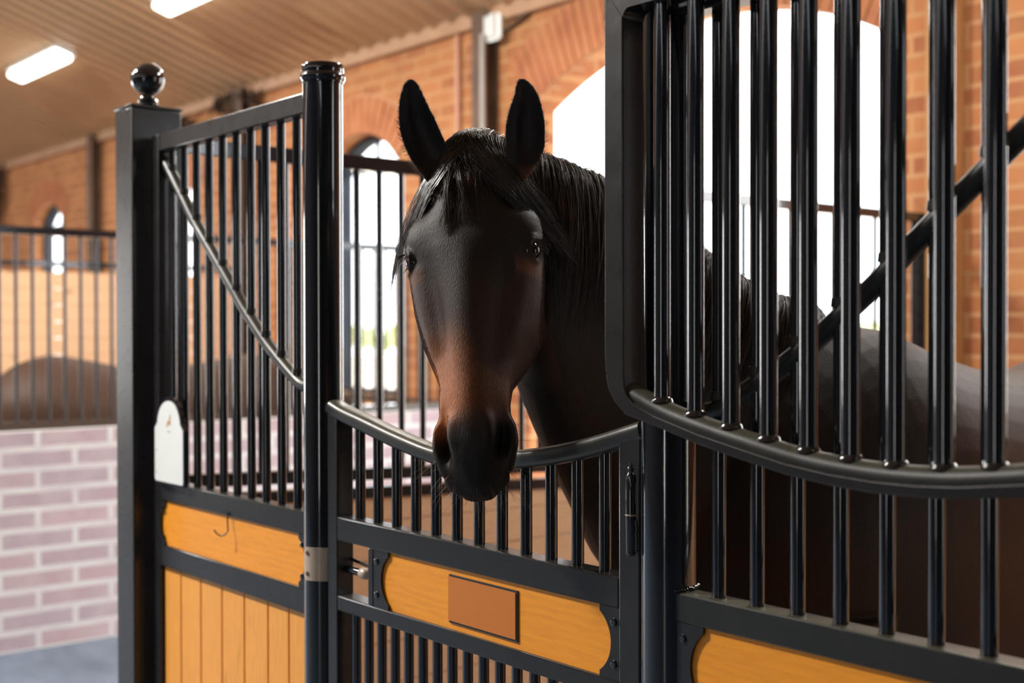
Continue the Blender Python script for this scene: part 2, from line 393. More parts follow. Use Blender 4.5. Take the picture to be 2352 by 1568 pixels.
for i, (px, t, h, r) in enumerate([(850, 100, 1.6, .9), (878, 92, 1.2, .8), (904, 108, 1.9, .9), (1985, 70, 1.9, 2.2), (815, 116, 1.8, 1.1)]):
    g = at(px, 757, t); shrub(g.x, g.y, h, r, i, 'blurred yellow-green shrub far outside, %s' % ['seen through the middle of the near window', 'small one in the near window, behind a bar', 'rightmost in the near window', 'seen low through the big arch', 'leftmost in the near window'][i])

# ------------------------------------------------------------------ wall fittings
def wall_column(x, lab, mat, w=.16):
    t = thing('wall_column', (x, WY0-.06, FLOOR), lab, 'column')
    MB().box(x-w/2, x+w/2, WY0-.12, WY0-.105, FLOOR, ZT-.02, .003).box(x-w/2, x+w/2, WY0-.02, WY0-.004, FLOOR, ZT-.02, .003).build('flange', mat, t)
    MB().box(x-.012, x+.012, WY0-.105, WY0-.02, FLOOR, ZT-.02).build('web', mat, t)
wall_column(-6.80, 'dark brown steel column on the brick wall left of the big arch, behind the ears', DARKB)
wall_column(-13.87, 'dark brown steel column on the far brick wall, left of the ball-topped post', DARKB)
wall_column(-10.34, 'dark brown steel column on the brick wall hidden behind the barred panel', DARKB)
t = thing('timber_post', (-3.30, WY0-.06, FLOOR), 'tan square post against the brick wall right of the big arch', 'post')
MB().box(-3.37, -3.22, WY0-.10, WY0-.003, FLOOR, ZT-.02, .006).build('shaft', TAN, t)
o = MB().tube([(-6.72, WY0-.145, 1.0), (-6.72, WY0-.145, 3.60)], .018, 10).build('conduit', GREYP); solo(o, 'thin pale vertical conduit running down the dark column below the white lamp', 'pipe')
o = MB().tube([(-7.16, WY0-.022, 2.0), (-7.16, WY0-.022, ZT-.11)], .019, 10).build('conduit', PINKC); solo(o, 'thin brick-coloured vertical pipe left of the dark wall column', 'pipe')
wl = at(1139, 64, 8.55)
t = thing('wall_lamp', (wl.x, wl.y, wl.z), 'small white box lamp high on the dark wall column', 'lamp')
MB().box(wl.x-.075, wl.x+.075, wl.y-.045, wl.y+.0, wl.z-.09, wl.z+.09, .03, 4).build('diffuser', GLOW2, t)
MB().box(wl.x-.06, wl.x+.06, wl.y-.0, WY0-.121, wl.z-.075, wl.z+.075, .005).build('housing', WHITE, t)
# cable looping above the arch
pts = smoothcurve([(-6.75, WY0-.03, 3.46), (-6.3, WY0-.03, 3.64), (-5.6, WY0-.03, 3.72), (-4.6, WY0-.03, 3.74)], 8)
cab = [at(1150, 128, 8.9), at(1200, 90, 8.72), at(1260, 45, 8.5), at(1310, -2, 8.32), at(1400, -60, 8.0)]
cab = [Vector((p.x, WY0-.03, p.z)) for p in cab]
o = MB().tube(smoothcurve(cab, 6), .014, 8).build('cable', DARKB); solo(o, 'dark cable sloping up the brickwork above the big arch', 'cable')
# ceiling lamps
def clamp_lamp(x, lab, y=4.215, en=34, grp='strip lamps on the sloping ceiling'):
    z = (ceil_z(y) if y > -.6 else ceil_z(-.6)-SL*(-.6-y))-.03
    t = thing('ceiling_lamp', (x, y, z), lab, 'lamp', grp)
    ang = -math.atan(SL) if y > -.6 else math.atan(SL)
    def rot(mb):
        M = Matrix.Translation((x, y, z)) @ Matrix.Rotation(ang, 4, 'X')
        bmesh.ops.transform(mb.bm, matrix=M, verts=mb.bm.verts[:]); return mb
    rot(MB().box(-.68, .68, -.10, .10, -.04, -.001, .006)).build('housing', WHITE, t)
    rot(MB().box(-.66, .66, -.085, .085, -.10, -.041, .028, 4)).build('diffuser', GLOW, t)
    l = bpy.data.lights.new('tube_light', 'AREA'); l.shape = 'RECTANGLE'; l.size = 1.2; l.size_y = .15; l.energy = en; l.color = (1, .95, .89)
    lo = link(bpy.data.objects.new('tube_light', l)); lo.parent = t; lo.location = (0, 0, -.16); lo.rotation_euler = (ang, 0, 0)
clamp_lamp(-12.17, 'bright white strip lamp under the ceiling near the left edge, whole in view')
clamp_lamp(-8.72, 'bright white strip lamp under the ceiling, cut by the top edge')
clamp_lamp(-5.5, 'strip lamp under the ceiling above the big arch, outside the top edge')
clamp_lamp(-2.1, 'strip lamp under the ceiling above the horse, outside the top edge', 4.215, 60)
clamp_lamp(-6.3, 'added key-light strip lamp over the aisle behind the camera, nearer one, outside the frame', -1.6, 600, 'added key lamps over the aisle')  # unseen key light, added and given a fixture like the ceiling lamps
clamp_lamp(-9.8, 'added key-light strip lamp over the aisle behind the camera, farther one, outside the frame', -1.9, 200, 'added key lamps over the aisle')  # weaker companion to the key light, also added out of view
# dry twig clusters under the eave
def twigs(name, cs, lab, seed):
    rnd = random.Random(seed); mb = MB()
    for c, r in cs:
        for k in range(24):
            a = c+Vector((rnd.uniform(-r, r), rnd.uniform(-.04, .04), rnd.uniform(-r, r)*.7)); d = Vector((rnd.uniform(-1, 1), rnd.uniform(-.25, .25), rnd.uniform(-1, 1)))*r*.6
            mb.tube([a-d, a+Vector((rnd.uniform(-1, 1)*r*.15, 0, rnd.uniform(-1, 1)*r*.15)), a+d], [.006, .009, .004], 5)
        for k in range(26):
            a = c+Vector((rnd.uniform(-r, r), rnd.uniform(-.05, .05), rnd.uniform(-r, r)*.8)); s = .035
            u = Vector((rnd.uniform(-1, 1), rnd.uniform(-.5, .5), rnd.uniform(-1, 1))).normalized()*s; w = Vector((rnd.uniform(-1, 1), rnd.uniform(-.5, .5), rnd.uniform(-1, 1))).normalized()*s
            mb.poly([a-u, a+w, a+u, a-w], [(0, 1, 2, 3)])
    for (c, r), (c2, r2) in zip(cs, cs[1:]): mb.tube([c, (c+c2)/2+Vector((0, 0, .03)), c2], .008, 6)
    o = mb.build(name, BARK, origin=cs[0][0]); solo(o, lab, 'dried branch')
def onw(x, y, Y=WY0-.09):
    d = fw + RT*((x-1176)/F) + DN*((y-784)/F); return CAM + d*(Y/d.y)
twigs('dried_branch', [(onw(425, 292), .10), (onw(500, 244), .09), (onw(538, 252), .11), (onw(530, 222), .05), (onw(555, 217), .05), (onw(582, 224), .07)], 'dark dry twigs tucked under the eave above the barred panel', 3)
twigs('dried_branch', [(onw(-6, 410), .2), (onw(-10, 450), .25), (onw(-10, 490), .25)], 'dark dry twigs on the far wall at the left edge', 5)

# ------------------------------------------------------------------ stall partitions (planes X = const)
def partition(X, Y0, Y1, ztop, lab, kind, bars, rail_z=1.10, slope=0.0):
    t = thing('stall_partition', (X, (Y0+Y1)/2, FLOOR), lab, 'partition')
    zr = lambda y: rail_z-slope*(y-2.3)
    MB().box(X-.02, X+.02, Y0, Y1, ztop-.045, ztop, .003).build('top_rail', STEEL, t)
    MB().box(X-.03, X+.03, Y1, Y1+.06, FLOOR, ztop, .003).build('end_post', STEELF, t)
    if kind == 'wood':
        for a, b_ in ((.035, .0), (.095, .058)):
            mb = MB(); q = []
            for y in (Y0, Y1):
                q.append([Vector((X-.025, y, zr(y)+b_-.06)), Vector((X+.025, y, zr(y)+b_-.06)), Vector((X+.025, y, zr(y)+a-.06)), Vector((X-.025, y, zr(y)+a-.06))])
            mb.rings(q); mb.build('lower_rail', STEELF, t)
        mb = MB(); z = FLOOR+.01
        top = lambda y: zr(y)-.06
        hts = []
        while z < 1.2: hts.append(z); z += .135
        for a, b_ in zip(hts, hts[1:]+[9]):
            q = []
            for y in (Y0, Y1):
                zb, za = min(b_, top(y)), a
                if za > top(y)-.005: za = top(y)-.005
                q.append([Vector((X-.02, y, za+.004)), Vector((X+.02, y, za+.004)), Vector((X+.02, y, zb)), Vector((X-.02, y, zb))])
            if hts.index(a) and a > top(Y0): continue
            mb.rings(q)
        mb.build('boards', WOODB, t)
        lowz = lambda y: zr(y)-.06+.09
    elif kind == 'brick':
        MB().box(X-.10, X+.10, Y0, Y1, FLOOR, rail_z-.03).build('brick_base', BRICKP, t)
        MB().box(X-.05, X+.05, Y0, Y1, rail_z-.03, rail_z+.015, .003).build('lower_rail', STEEL, t)
        lowz = lambda y: rail_z+.01
    else:
        mb = MB(); z = FLOOR+.01
        while z < ztop-.1: mb.box(X-.02, X+.02, Y0, Y1, z, min(z+.131, ztop-.045)); z += .135
        mb.build('boards', WOODB, t)
        lowz = None
    if lowz:
        for y in bars: MB().tube([(X, y, lowz(y)), (X, y, ztop-.04)], .0105, 10).build('bar', STEEL, t)
    return t
bars1 = [1.66+.0855*k for k in range(21)]+[3.75+.31*k for k in range(6)]
partition(-3.40, 1.55, 5.33, 2.15, 'black barred stall partition over pine boards running back behind the horse', 'wood', bars1, 1.115, .04)
partition(-.44, 1.55, 5.33, 2.15, 'black barred stall partition over pine boards on the horse\'s far side, outside the right edge', 'wood', [1.66+.17*k for k in range(21)], 1.08, 0)
def thirdbars(): return [1.62+.0875*k for k in range(43)]
partition(-6.85, 1.50, 5.33, 2.15, 'black barred partition on a pale washed-brick half wall, left of the ball-topped post', 'brick', thirdbars(), 1.09)
partition(-10.30, 1.50, 5.33, 2.155, 'tall pine-boarded partition behind the dark horse\'s back at the left', 'boards', [], 1.1)
# pine cladding and steel cap on the back wall inside the far stalls
for a, b_, lab in ((-10.25, -6.95, 'pine board cladding with dark cap low on the back wall, under the near arched window'),):
    t = thing('wall_cladding', ((a+b_)/2, WY0-.02, FLOOR), lab, 'cladding')
    mb = MB(); z = FLOOR+.01
    while z < 1.0: mb.box(a, b_, WY0-.04, WY0-.003, z, min(z+.131, 1.03)); z += .135
    mb.build('boards', WOODX, t)
    MB().box(a, b_, WY0-.06, WY0-.0, 1.035, 1.085, .003).build('cap_rail', STEEL, t)

# ------------------------------------------------------------------ stall front
YF, YC = 1.45, 1.475       # front faces of rails, bar centres
def rect_bar(x0, x1, y0, y1, z0, z1, bev=.003): return MB().box(x0, x1, y0, y1, z0, z1, bev, 2)
# square post with ball finial
t = thing('end_post', (-3.40, 1.478, FLOOR), 'black square post topped with a shiny ball finial, left of the barred panel', 'post')
rect_bar(-3.460, -3.343, 1.405, 1.552, FLOOR, 2.215, .004).build('shaft', STEELF, t)
rect_bar(-3.463, -3.340, 1.402, 1.555, 2.215, 2.223, .002).build('cap_plate', STEELF, t)
R = .0475
prof = [(.001, .0), (.036, .0), (.038, .006), (.033, .012), (.026, .016), (.028, .021), (.024, .027), (.0205, .034), (.021, .040)]
zc = 2.223+.040+R*.92
prof += [(R*cos(a), .040+R*.92+R*sin(a)) for a in [radians(-64+(154*i/22)) for i in range(22)]]+[(.0006, .040+R*1.92)]
MB().lathe((-3.4015, 1.478, 2.223), prof, 40).build('ball_finial', STEEL, t)
# round columns
def column(x, lab, cap):
    t = thing('round_column', (x, YC, FLOOR), lab, 'column')
    MB().lathe((x, YC, 0), [(.001, FLOOR), (.045, FLOOR), (.045, 2.150), (.001, 2.150)], 48).build('shaft', STEEL, t)
    if cap:
        MB().lathe((x, YC, 0), [(.044, 2.148), (.0475, 2.149), (.0475, 2.153), (.0505, 2.157), (.0515, 2.163), (.0505, 2.169), (.0470, 2.172), (.0478, 2.176), (.0478, 2.188), (.046, 2.192), (.001, 2.194)], 48).build('cap', STEEL, t)
    MB().lathe((x, YC, 0), [(.044, FLOOR), (.075, FLOOR), (.075, FLOOR+.012), (.047, FLOOR+.014)], 40).build('base_plate', STEEL, t)
    return t
c1 = column(-2.448, 'tall round black column with ringed cap, left of the curved-top gate', True)
c2 = column(-1.388, 'round black column behind the curved grille door, right of the gate hinge', True)
# silver strike plate wrapped on the left column
n0 = Vector((2.448, -1.475, 0)).normalized(); rr_ = Vector((sin(YAW), cos(YAW), 0))
a0, a1 = radians(-62), radians(10)
rows = []
for r in (.0454, .0472):
    rows.append([])
for k in range(15):
    a = a0+(a1-a0)*k/14; nn = (n0*cos(a)+rr_*sin(a))
    for i, r in enumerate((.0452, .0474)): rows[i].append(Vector((-2.448, YC, 0))+nn.normalized()*r)
mb = MB(); z0, z1 = 1.040, 1.114
q = []
for k in range(15):
    cr = .008 if k == 0 else (.0025 if k == 1 else 0)
    a, b_ = rows[0][k], rows[1][k]
    q.append([Vector((a.x, a.y, z0+cr)), Vector((b_.x, b_.y, z0+cr)), Vector((b_.x, b_.y, z1-cr)), Vector((a.x, a.y, z1-cr))])
mb.rings(q); sp_ = mb.build('strike_plate', SILVER, c1, label='pale silver metal plate with two screws')
for zz in (1.055, 1.101):
    a = radians(-47); nn = (n0*cos(a)+rr_*sin(a)).normalized(); c = Vector((-2.448, YC, zz))+nn*.0470
    MB().tube([c, c+nn*.0022], [.0055, .0045], 14).build('screw', DARKB, sp_)

def seg(poly_x, tab): return lerp(tab, poly_x)
def end_plate(xo, xi, zt, zb, y0=1.4515, y1=1.4565):
    """plate from outer edge xo to inner edge xi, with a round bite toward xo"""
    s = 1 if xi > xo else -1
    lip = .010; zm = (zt+zb)/2; hh = (zt-zb)/2-lip; bu = .027
    R = (hh*hh+bu*bu)/(2*bu); a = math.asin(min(1, hh/R)); cx = xi-s*bu+s*R
    arc = [(cx-s*R*cos(a-2*a*k/18), zm+R*sin(a-2*a*k/18)) for k in range(19)]
    return MB().prism([(xo, zt), (xi, zt)]+arc+[(xi, zb), (xo, zb)], y0, y1)
def bolt(x, z, par, y=1.4515):
    MB().lathe((x, y, z), [(.001, -.0032), (.0035, -.0040), (.0062, -.0030), (.0068, 0)], 16, 'Y').build('bolt', STEEL, par)
def board_unit(par, x0, x1, zt, zb, xs0, xs1, bolts=True):
    """horizontal pine board between x0 and x1 (visible straight edges), plates reaching to xs0/xs1"""
    bd = MB().box(xs0+.004, xs1-.004, 1.4575, 1.480, zb-.004, zt+.004).build('pine_board', WOODF, par)
    for xo, xi in ((xs0, x0), (xs1, x1)):
        pl = end_plate(xo, xi, zt, zb).build('end_plate', STEELF, par)
        xb = xo+(xi-xo)*.38 if abs(xi-xo) < .05 else xo+(xi-xo)*.5
        for z in (zt-.024, zb+.026):
            bolt(xo+(.013 if xi > xo else -.013), z, pl)
    return bd

# --- left fixed panel
t = thing('stall_fence', (-2.88, YC, FLOOR), 'black barred panel with a sweeping diagonal tube between square post and round column', 'fence')
XL, XR = -3.318, -2.490
rect_bar(-3.318, -3.272, YF, 1.492, FLOOR+.05, 2.134).build('stile', STEELF, t)
rect_bar(-3.272, XR, YF, 1.490, 2.087, 2.134).build('top_rail', STEELF, t)
rect_bar(-3.272, XR, YF, 1.494, 1.132, 1.184).build('middle_rail', STEELF, t)
rect_bar(-3.272, XR, YF, 1.494, .952, 1.010).build('board_rail', STEELF, t)
rect_bar(-3.272, XR, YF, 1.494, FLOOR+.05, FLOOR+.10).build('bottom_rail', STEELF, t)
CV = [(.0, 1.455), (.06, 1.468), (.10, 1.474), (.16, 1.505), (.247, 1.557), (.31, 1.602), (.379, 1.655), (.444, 1.712), (.52, 1.776), (.596, 1.840), (.645, 1.882), (.75, 1.985), (.83, 2.062), (.87, 2.10)]
def cvz(d): return lerp(CV, d)
def diag(x_of, par, d1=.865):
    pts = smoothcurve([(x_of(d), YC, z) for d, z in CV if .03 < d <= .87], 5)
    return MB().tube(pts, .0155, 16).build('sweep_tube', STEELD, par)
diag(lambda d: -2.448-d, t)
for k in range(10):
    x = -2.563-.0749*k; z = cvz(-2.448-x)
    MB().tube([(x, YC, 1.18), (x, YC, z-.008)], .0108, 14).build('bar', STEEL, t)
    MB().tube([(x, YC, z+.008), (x, YC, 2.09)], .0108, 14).build('bar', STEEL, t)
    MB().lathe((x, YC, z), [(.001, .012), (.0135, .013), (.0125, .026), (.001, .028)], 12).build('weld_collar', STEELD, t)
board_unit(t, -3.243, -2.522, 1.132, 1.010, -3.272, -2.492)
pl = MB(); xb = -3.268
edges = [-3.268, -3.165, -3.045, -2.925, -2.805, -2.685, -2.585, -2.492]
for a, b_ in zip(edges, edges[1:]): pl.box(a+.0022, b_-.0022, 1.462, 1.482, FLOOR+.10, .953, .0025)
pl.build('planks', WOODP, t)
# wire hook
hk = onY = None
def onY(x, y, Y):
    d = fw + RT*((x-1176)/F) + DN*((y-784)/F); return CAM + d*(Y/d.y)
h0 = onY(522, 1187, 1.447); h1 = onY(521, 1219, 1.441)
pts = [Vector((h0.x, 1.4475, h0.z+.012)), Vector((h0.x, 1.4475, h0.z-.01)), Vector((h1.x, 1.444, h1.z))]
rad = .0125
for k in range(1, 12):
    a = -radians(190)*k/11
    pts.append(Vector((h1.x-rad+rad*cos(a), 1.443-.0022*k, h1.z+rad*sin(a))))
o = MB().tube(pts, .0019, 8).build('wire_hook', STEEL, origin=h0); solo(o, 'small black wire hook hanging in front of the left pine board', 'hook')
# arched white sign
sa, sb = onY(366, 1105, 1.445), onY(432, 1115, 1.445)
x0, x1, zb, zt = sa.x, sb.x, sa.z+.0, onY(366, 975, 1.445).z
xm = (x0+x1)/2; hw = (x1-x0)/2; zb = (onY(366, 1104, 1.445).z+onY(432, 1115, 1.445).z)/2
def sign_outline(g):
    w = hw+g; sh = .017; rr = w-sh
    out = [(xm-w, zb-g+.006), (xm-w+.006, zb-g), (xm+w-.006, zb-g), (xm+w, zb-g+.006), (xm+w, zt-.006), (xm+w-.006, zt+g)]
    out += [(xm+(rr)*cos(a), zt+g+.006+rr*sin(a)*.92) for a in [radians(5+170*i/20) for i in range(21)]]
    out += [(xm-w+.006, zt+g), (xm-w, zt-.006)]
    return out
t = thing('arched_sign', (xm, 1.44, zb), 'white arched-top board with small faint horse print hanging on the left bars', 'sign')
MB().prism(sign_outline(.004), 1.4335, 1.4445).build('backing', STEEL, t)
MB().prism(sign_outline(-.002), 1.4315, 1.4333).build('face', WHITE, t)
# faint rearing-horse mark
def blob(pts, y, mat, nm):
    return MB().prism([(xm+a*.001, zt+.010+b_*.001) for a, b_ in pts], y, y+.0004).build(nm, mat, t)
blob([(-12, -4), (-4, 6), (4, 5), (5, 14), (9, 17), (10, 22), (14, 24), (12, 14), (11, 5), (13, -6), (8, -2), (5, -8), (3, -2), (-3, 0), (-9, -12), (-12, -10)], 1.4309, INK1, 'horse_print')
blob([(-8, -22), (-5, -20), (6, -22), (12, -20), (12, -24), (4, -26), (-6, -24)], 1.4309, INK2, 'faint_print')
for zz in (zb+.085, zb+.026):
    MB().lathe((xm-hw+.014, 1.4309, zz), [(.0005, 0), (.0030, -.0004), (.0030, .0006)], 10, 'Y').build('print_dot', INK2, t)

# --- gate
t = gate = thing('stall_gate', (-1.91, YC, FLOOR+.05), 'black half gate with dipped top rail, short bars and pine board below the horse\'s head', 'gate')
GL0, GL1, GR0, GR1 = -2.392, -2.353, -1.478, -1.430
GC = [(-2.424, 1.434), (-2.345, 1.413), (-2.26, 1.396), (-2.17, 1.377), (-2.09, 1.362), (-2.02, 1.351), (-1.94, 1.345), (-1.87, 1.345), (-1.765, 1.360), (-1.69, 1.371), (-1.63, 1.382), (-1.575, 1.394), (-1.52, 1.408), (-1.46, 1.425)]
GC = [((x-1.475*0)*1.0, z) for x, z in GC]
def sec_round(w, d, r):
    out = []
    for cx, cy, s in ((w/2-r, d/2-r, 0), (-w/2+r, d/2-r, 90), (-w/2+r, -d/2+r, 180), (w/2-r, -d/2+r, 270)):
        for k in range(5):
            a = radians(s+90*k/4); out.append((cx+r*cos(a), cy+r*sin(a)))
    return out
def gz(x): return lerp(GC, x)
path = smoothcurve([(x, YC-.004, z) for x, z in [(-2.392, 1.4265)]+GC[1:-1]+[(-1.431, 1.434)]], 5)
MB().sweep(path, sec_round(.034, .046, .013)).build('dipped_rail', STEELD, t)
rect_bar(GL0, GL1, YF, 1.493, FLOOR+.05, gz(-2.372)-.008).build('stile', STEELF, t)
rect_bar(GR0, GR1, YF, 1.493, FLOOR+.05, gz(-1.455)-.002).build('stile', STEELF, t)
rect_bar(GL1, GR0, YF, 1.494, 1.138, 1.190).build('middle_rail', STEELF, t)
rect_bar(GL1, GR0, YF, 1.494, .985, 1.018).build('board_rail', STEELF, t)
rect_bar(GL1, GR0, YF, 1.494, FLOOR+.05, FLOOR+.10).build('bottom_rail', STEELF, t)
for k in range(12):
    x = -2.296+.0692*k
    MB().tube([(x, YC, 1.187), (x, YC, gz(x)-.010)], .0112, 14).build('bar', STEEL, t)
for k in range(17):
    x = -2.313+.0495*k
    MB().tube([(x, YC, FLOOR+.09), (x, YC, .990)], .0105, 12).build('lower_bar', STEEL, t)
xd0, xd1 = onY(845, 1300, YF).x, onY(856, 1300, YF).x
rect_bar(xd0, xd1, YF, 1.49, 1.018, 1.138, .002).build('divider', STEELF, t)
board_unit(t, onY(891, 1300, 1.4515).x, onY(1377, 1450, 1.4515).x, 1.138, 1.018, xd1, GR0+.001)
# plaque on the board
pa, pb = onY(1033, 1320, 1.4565), onY(1190, 1354, 1.4565); pc, pd = onY(1033, 1431, 1.4565), onY(1190, 1472, 1.4565)
zt_, zb_ = (pa.z+pb.z)/2, (pc.z+pd.z)/2
pq = MB().box(pa.x, pb.x+.0005, 1.4545, 1.4575, zb_, zt_).build('name_plaque', BLACK, t, label='blank copper-brown plate with black edges')
MB().box(pa.x-.0005, pb.x-.0040, 1.4530, 1.4546, zb_+.0045, zt_-.0040).build('plate_face', PLAQ, pq)
# bolt latch
la, lb = onY(776, 1300, 1.475), onY(822, 1311, 1.465)
lt = MB().tube([(GL1-.01, 1.475, la.z), (lb.x+.004, 1.475, la.z)], .0085, 16).build('latch_bolt', STEEL, t)
bc = Vector((lb.x+.012, 1.475, la.z))
MB().lathe(tuple(bc), [(.001, -.016), (.007, -.0145), (.0115, -.011), (.0125, 0), (.0115, .010), (.007, .014), (.001, .016)], 20, 'X').build('latch_knob', SILVER, lt)
MB().tube([(GL1-.01, 1.485, la.z+.022), (lb.x+.03, 1.485, la.z+.013)], .004, 10).build('latch_rod', STEEL, lt)
# hinge
hx = onY(1449, 1180, 1.436).x; hy = 1.436
ztop_, zmid_, zbot_ = onY(1449, 1088, hy).z, onY(1449, 1182, hy).z, onY(1449, 1277, hy).z
hg = MB().lathe((hx, hy, 0), [(.001, zbot_), (.006, zbot_+.001), (.0088, zbot_+.005), (.0088, zmid_-.0012), (.0078, zmid_-.0008), (.0078, zmid_+.0008)], 20).build('hinge', STEEL, t)
MB().lathe((hx, hy, 0), [(.0078, zmid_+.0008), (.0088, zmid_+.0012), (.0088, ztop_-.004), (.0065, ztop_), (.0045, ztop_+.002), (.0045, ztop_+.006), (.006, ztop_+.008), (.0055, ztop_+.011), (.003, ztop_+.0125), (.0032, ztop_+.015), (.001, ztop_+.019)], 20).build('hinge_pin', STEEL, hg)
MB().lathe((hx, hy, 0), [(.0086, zmid_-.0012), (.0094, zmid_-.0008), (.0094, zmid_+.0008), (.0086, zmid_+.0012)], 20).build('hinge_washer', SILVER, hg)
MB().box(hx+.004, -1.425, hy-.002, hy+.003, zbot_+.01, zmid_-.01).build('hinge_leaf', STEEL, hg)
rnd = random.Random(2)
wd = MB()
for k in range(22):
    z = zbot_+.010+(zmid_-zbot_-.018)*k/21
    wd.lathe((hx+.0125+rnd.uniform(-.0008, .0008), hy+.0, z), [(.0004, -.003), (.0024, -.001), (.0026, .001), (.0004, .003)], 8)
wd.build('weld_bead', STEEL, hg)

# --- right fixed panel
t = thing('stall_fence', (-.9, YC, FLOOR), 'black barred panel with pine board behind the curved grille door, at the right', 'fence')
RX0, RX1 = -1.352, -.500
rect_bar(RX0, RX1, YF, 1.494, 1.140, 1.186).build('middle_rail', STEELD, t)
rect_bar(RX0+.002, RX1, YF+.001, 1.493, .952, 1.010).build('board_rail', STEELF, t)
rect_bar(RX0, RX1, YF, 1.490, 2.087, 2.134).build('top_rail', STEELF, t)
rect_bar(RX0, RX1, YF, 1.494, FLOOR+.05, FLOOR+.10).build('bottom_rail', STEELF, t)
rect_bar(RX1, -.46, YF, 1.492, FLOOR+.05, 2.134).build('stile', STEELF, t)
diag(lambda d: -1.388+d, t)
for k in range(10):
    x = -1.283+.0745*k; z = cvz(x+1.388)
    MB().tube([(x, YC, 1.183), (x, YC, z-.008)], .0112, 14).build('bar', STEEL, t)
    MB().tube([(x, YC, z+.008), (x, YC, 2.09)], .0112, 14).build('bar', STEEL, t)
    MB().lathe((x, YC, z), [(.001, .012), (.0140, .013), (.0125, .026), (.001, .028)], 12).build('weld_collar', STEELD, t)
board_unit(t, onY(1615, 1460, 1.4515).x, -.53, 1.140, 1.010, RX0+.003, RX1)
pl = MB()
for k in range(8): pl.box(RX0+.105*k+.0012, min(RX1, RX0+.105*(k+1))-.0012, 1.462, 1.482, FLOOR+.10, .953, .0018)
pl.build('planks', WOODP, t)
wd = MB()
for k in range(26):
    a = radians(-70+150*k/25); p = Vector((-1.388+.0465*cos(a), YC+.0465*sin(a), 1.188+rnd.uniform(0, .003)))
    if p.x > -1.352+.0: wd.lathe(tuple(p), [(.0004, -.003), (.0026, -.001), (.0028, .001), (.0004, .003)], 8)
wd.build('weld_bead', STEEL, t)
t = thing('corner_post', (-.44, 1.478, FLOOR), 'black square post right of the right-hand panel, outside the right edge', 'post')
rect_bar(-.497+.038, -.345, 1.405, 1.552, FLOOR, 2.215, .004).build('shaft', STEELF, t)

# --- open upper grille door in front of the right panel
t = thing('grille_door', (-.91, 1.393, FLOOR), 'large black grille door with rounded corner and curved bottom rail, swung open at the right', 'door')
DX0, DX1, DY0, DY1, DZT = -1.428, -.462, 1.370, 1.417, 2.134
DC = [(-1.385, 1.487), (-1.322, 1.472), (-1.235, 1.450), (-1.153, 1.434), (-1.077, 1.420), (-1.006, 1.412), (-.939, 1.4085), (-.877, 1.409), (-.818, 1.413), (-.735, 1.424)]
DC += [(-.66, 1.438), (-.60, 1.452), (-.55, 1.464), (-.505, 1.476)]
def dz(x): return lerp(DC, x)
# outer frame ring: rectangular strip following the outline
w = .041
out = [(DX0, DZT)]
cpts = [(DX0, 1.560), (DX0+.002, 1.530), (DX0+.008, 1.505), (DX0+.022, 1.486), (DX0+.045, 1.4665)]
crv = [(x, z-.019) for x, z in DC[1:-1]]
outer = [(DX0, DZT)]+cpts+crv+[(-(x)+DX0+DX1, z) for x, z in reversed(cpts)]+[(DX1, DZT)]
ic = [(DX0+w, 1.560), (DX0+w, 1.530), (DX0+w+.002, 1.508), (DX0+w+.008, 1.497), (DX0+w+.020, 1.486)]
inner = [(DX0+w, DZT-w-.010)]+ic+[(x, z-.019+.016) for x, z in DC[1:-1]]+[(-(x)+DX0+DX1, z) for x, z in reversed(ic)]+[(DX1-w, DZT-w-.010)]
n = len(outer); assert n == len(inner)
inner2 = inner[:]
mb = MB()
fa = [[mb.bm.verts.new((x, y, z)) for x, z in pts] for y in (DY0, DY1) for pts in (outer, inner)]
(oF, iF, oB, iB) = fa
for k in range(n-1):
    mb.bm.faces.new((oF[k], oF[k+1], iF[k+1], iF[k])); mb.bm.faces.new((oB[k+1], oB[k], iB[k], iB[k+1]))
    mb.bm.faces.new((oF[k+1], oF[k], oB[k], oB[k+1])); mb.bm.faces.new((iF[k], iF[k+1], iB[k+1], iB[k]))
for k in (0, n-1): mb.bm.faces.new((oF[k], iF[k], iB[k], oB[k]))
fr = mb.build('frame', STEELF, t, smooth=.3)
bv = fr.modifiers.new('b', 'BEVEL'); bv.width = .0022; bv.segments = 2; bv.limit_method = 'ANGLE'; bv.angle_limit = .6
# top rail with rounded inner corners
ri = .014
tp = [(DX0, DZT), (DX1, DZT), (DX1, DZT-.05), (DX1-w, DZT-.05-ri)]
mb = MB(); zi = DZT-w
poly = [(DX0+.0, DZT+.0), (DX0+.0, DZT-.052), (DX0+w, DZT-.052-.0)]+[(DX0+w+ri-ri*cos(a), zi-ri+ri*sin(a)) for a in [radians(90*k/6) for k in range(7)]]
poly2 = [(DX0+DX1-x, z) for x, z in reversed(poly)]
mb.prism([(x, z) for x, z in poly]+poly2, DY0+.0003, DY1-.0003).build('top_rail', STEELF, t)
tubep = smoothcurve([(DX0+w-.002, 1.393, 1.4985)]+[(x, 1.393, z+.001) for x, z in DC[1:-1]]+[(DX1-w+.002, 1.393, 1.4985)], 5)
MB().tube(tubep, .0185, 20).build('curved_rail', STEELD, t)
for k in range(13):
    x = -1.325+.0678*k
    if x > DX1-.06: break
    MB().tube([(x, 1.393, dz(x)+.008), (x, 1.393, DZT-w+.003)], .0128, 16).build('bar', STEEL, t)
    z = dz(x)+.018
    MB().lathe((x, 1.393, z), [(.001, -.004), (.0172, -.003), (.0160, .0015), (.0138, .005), (.001, .007)], 14).build('weld_collar', STEEL, t)

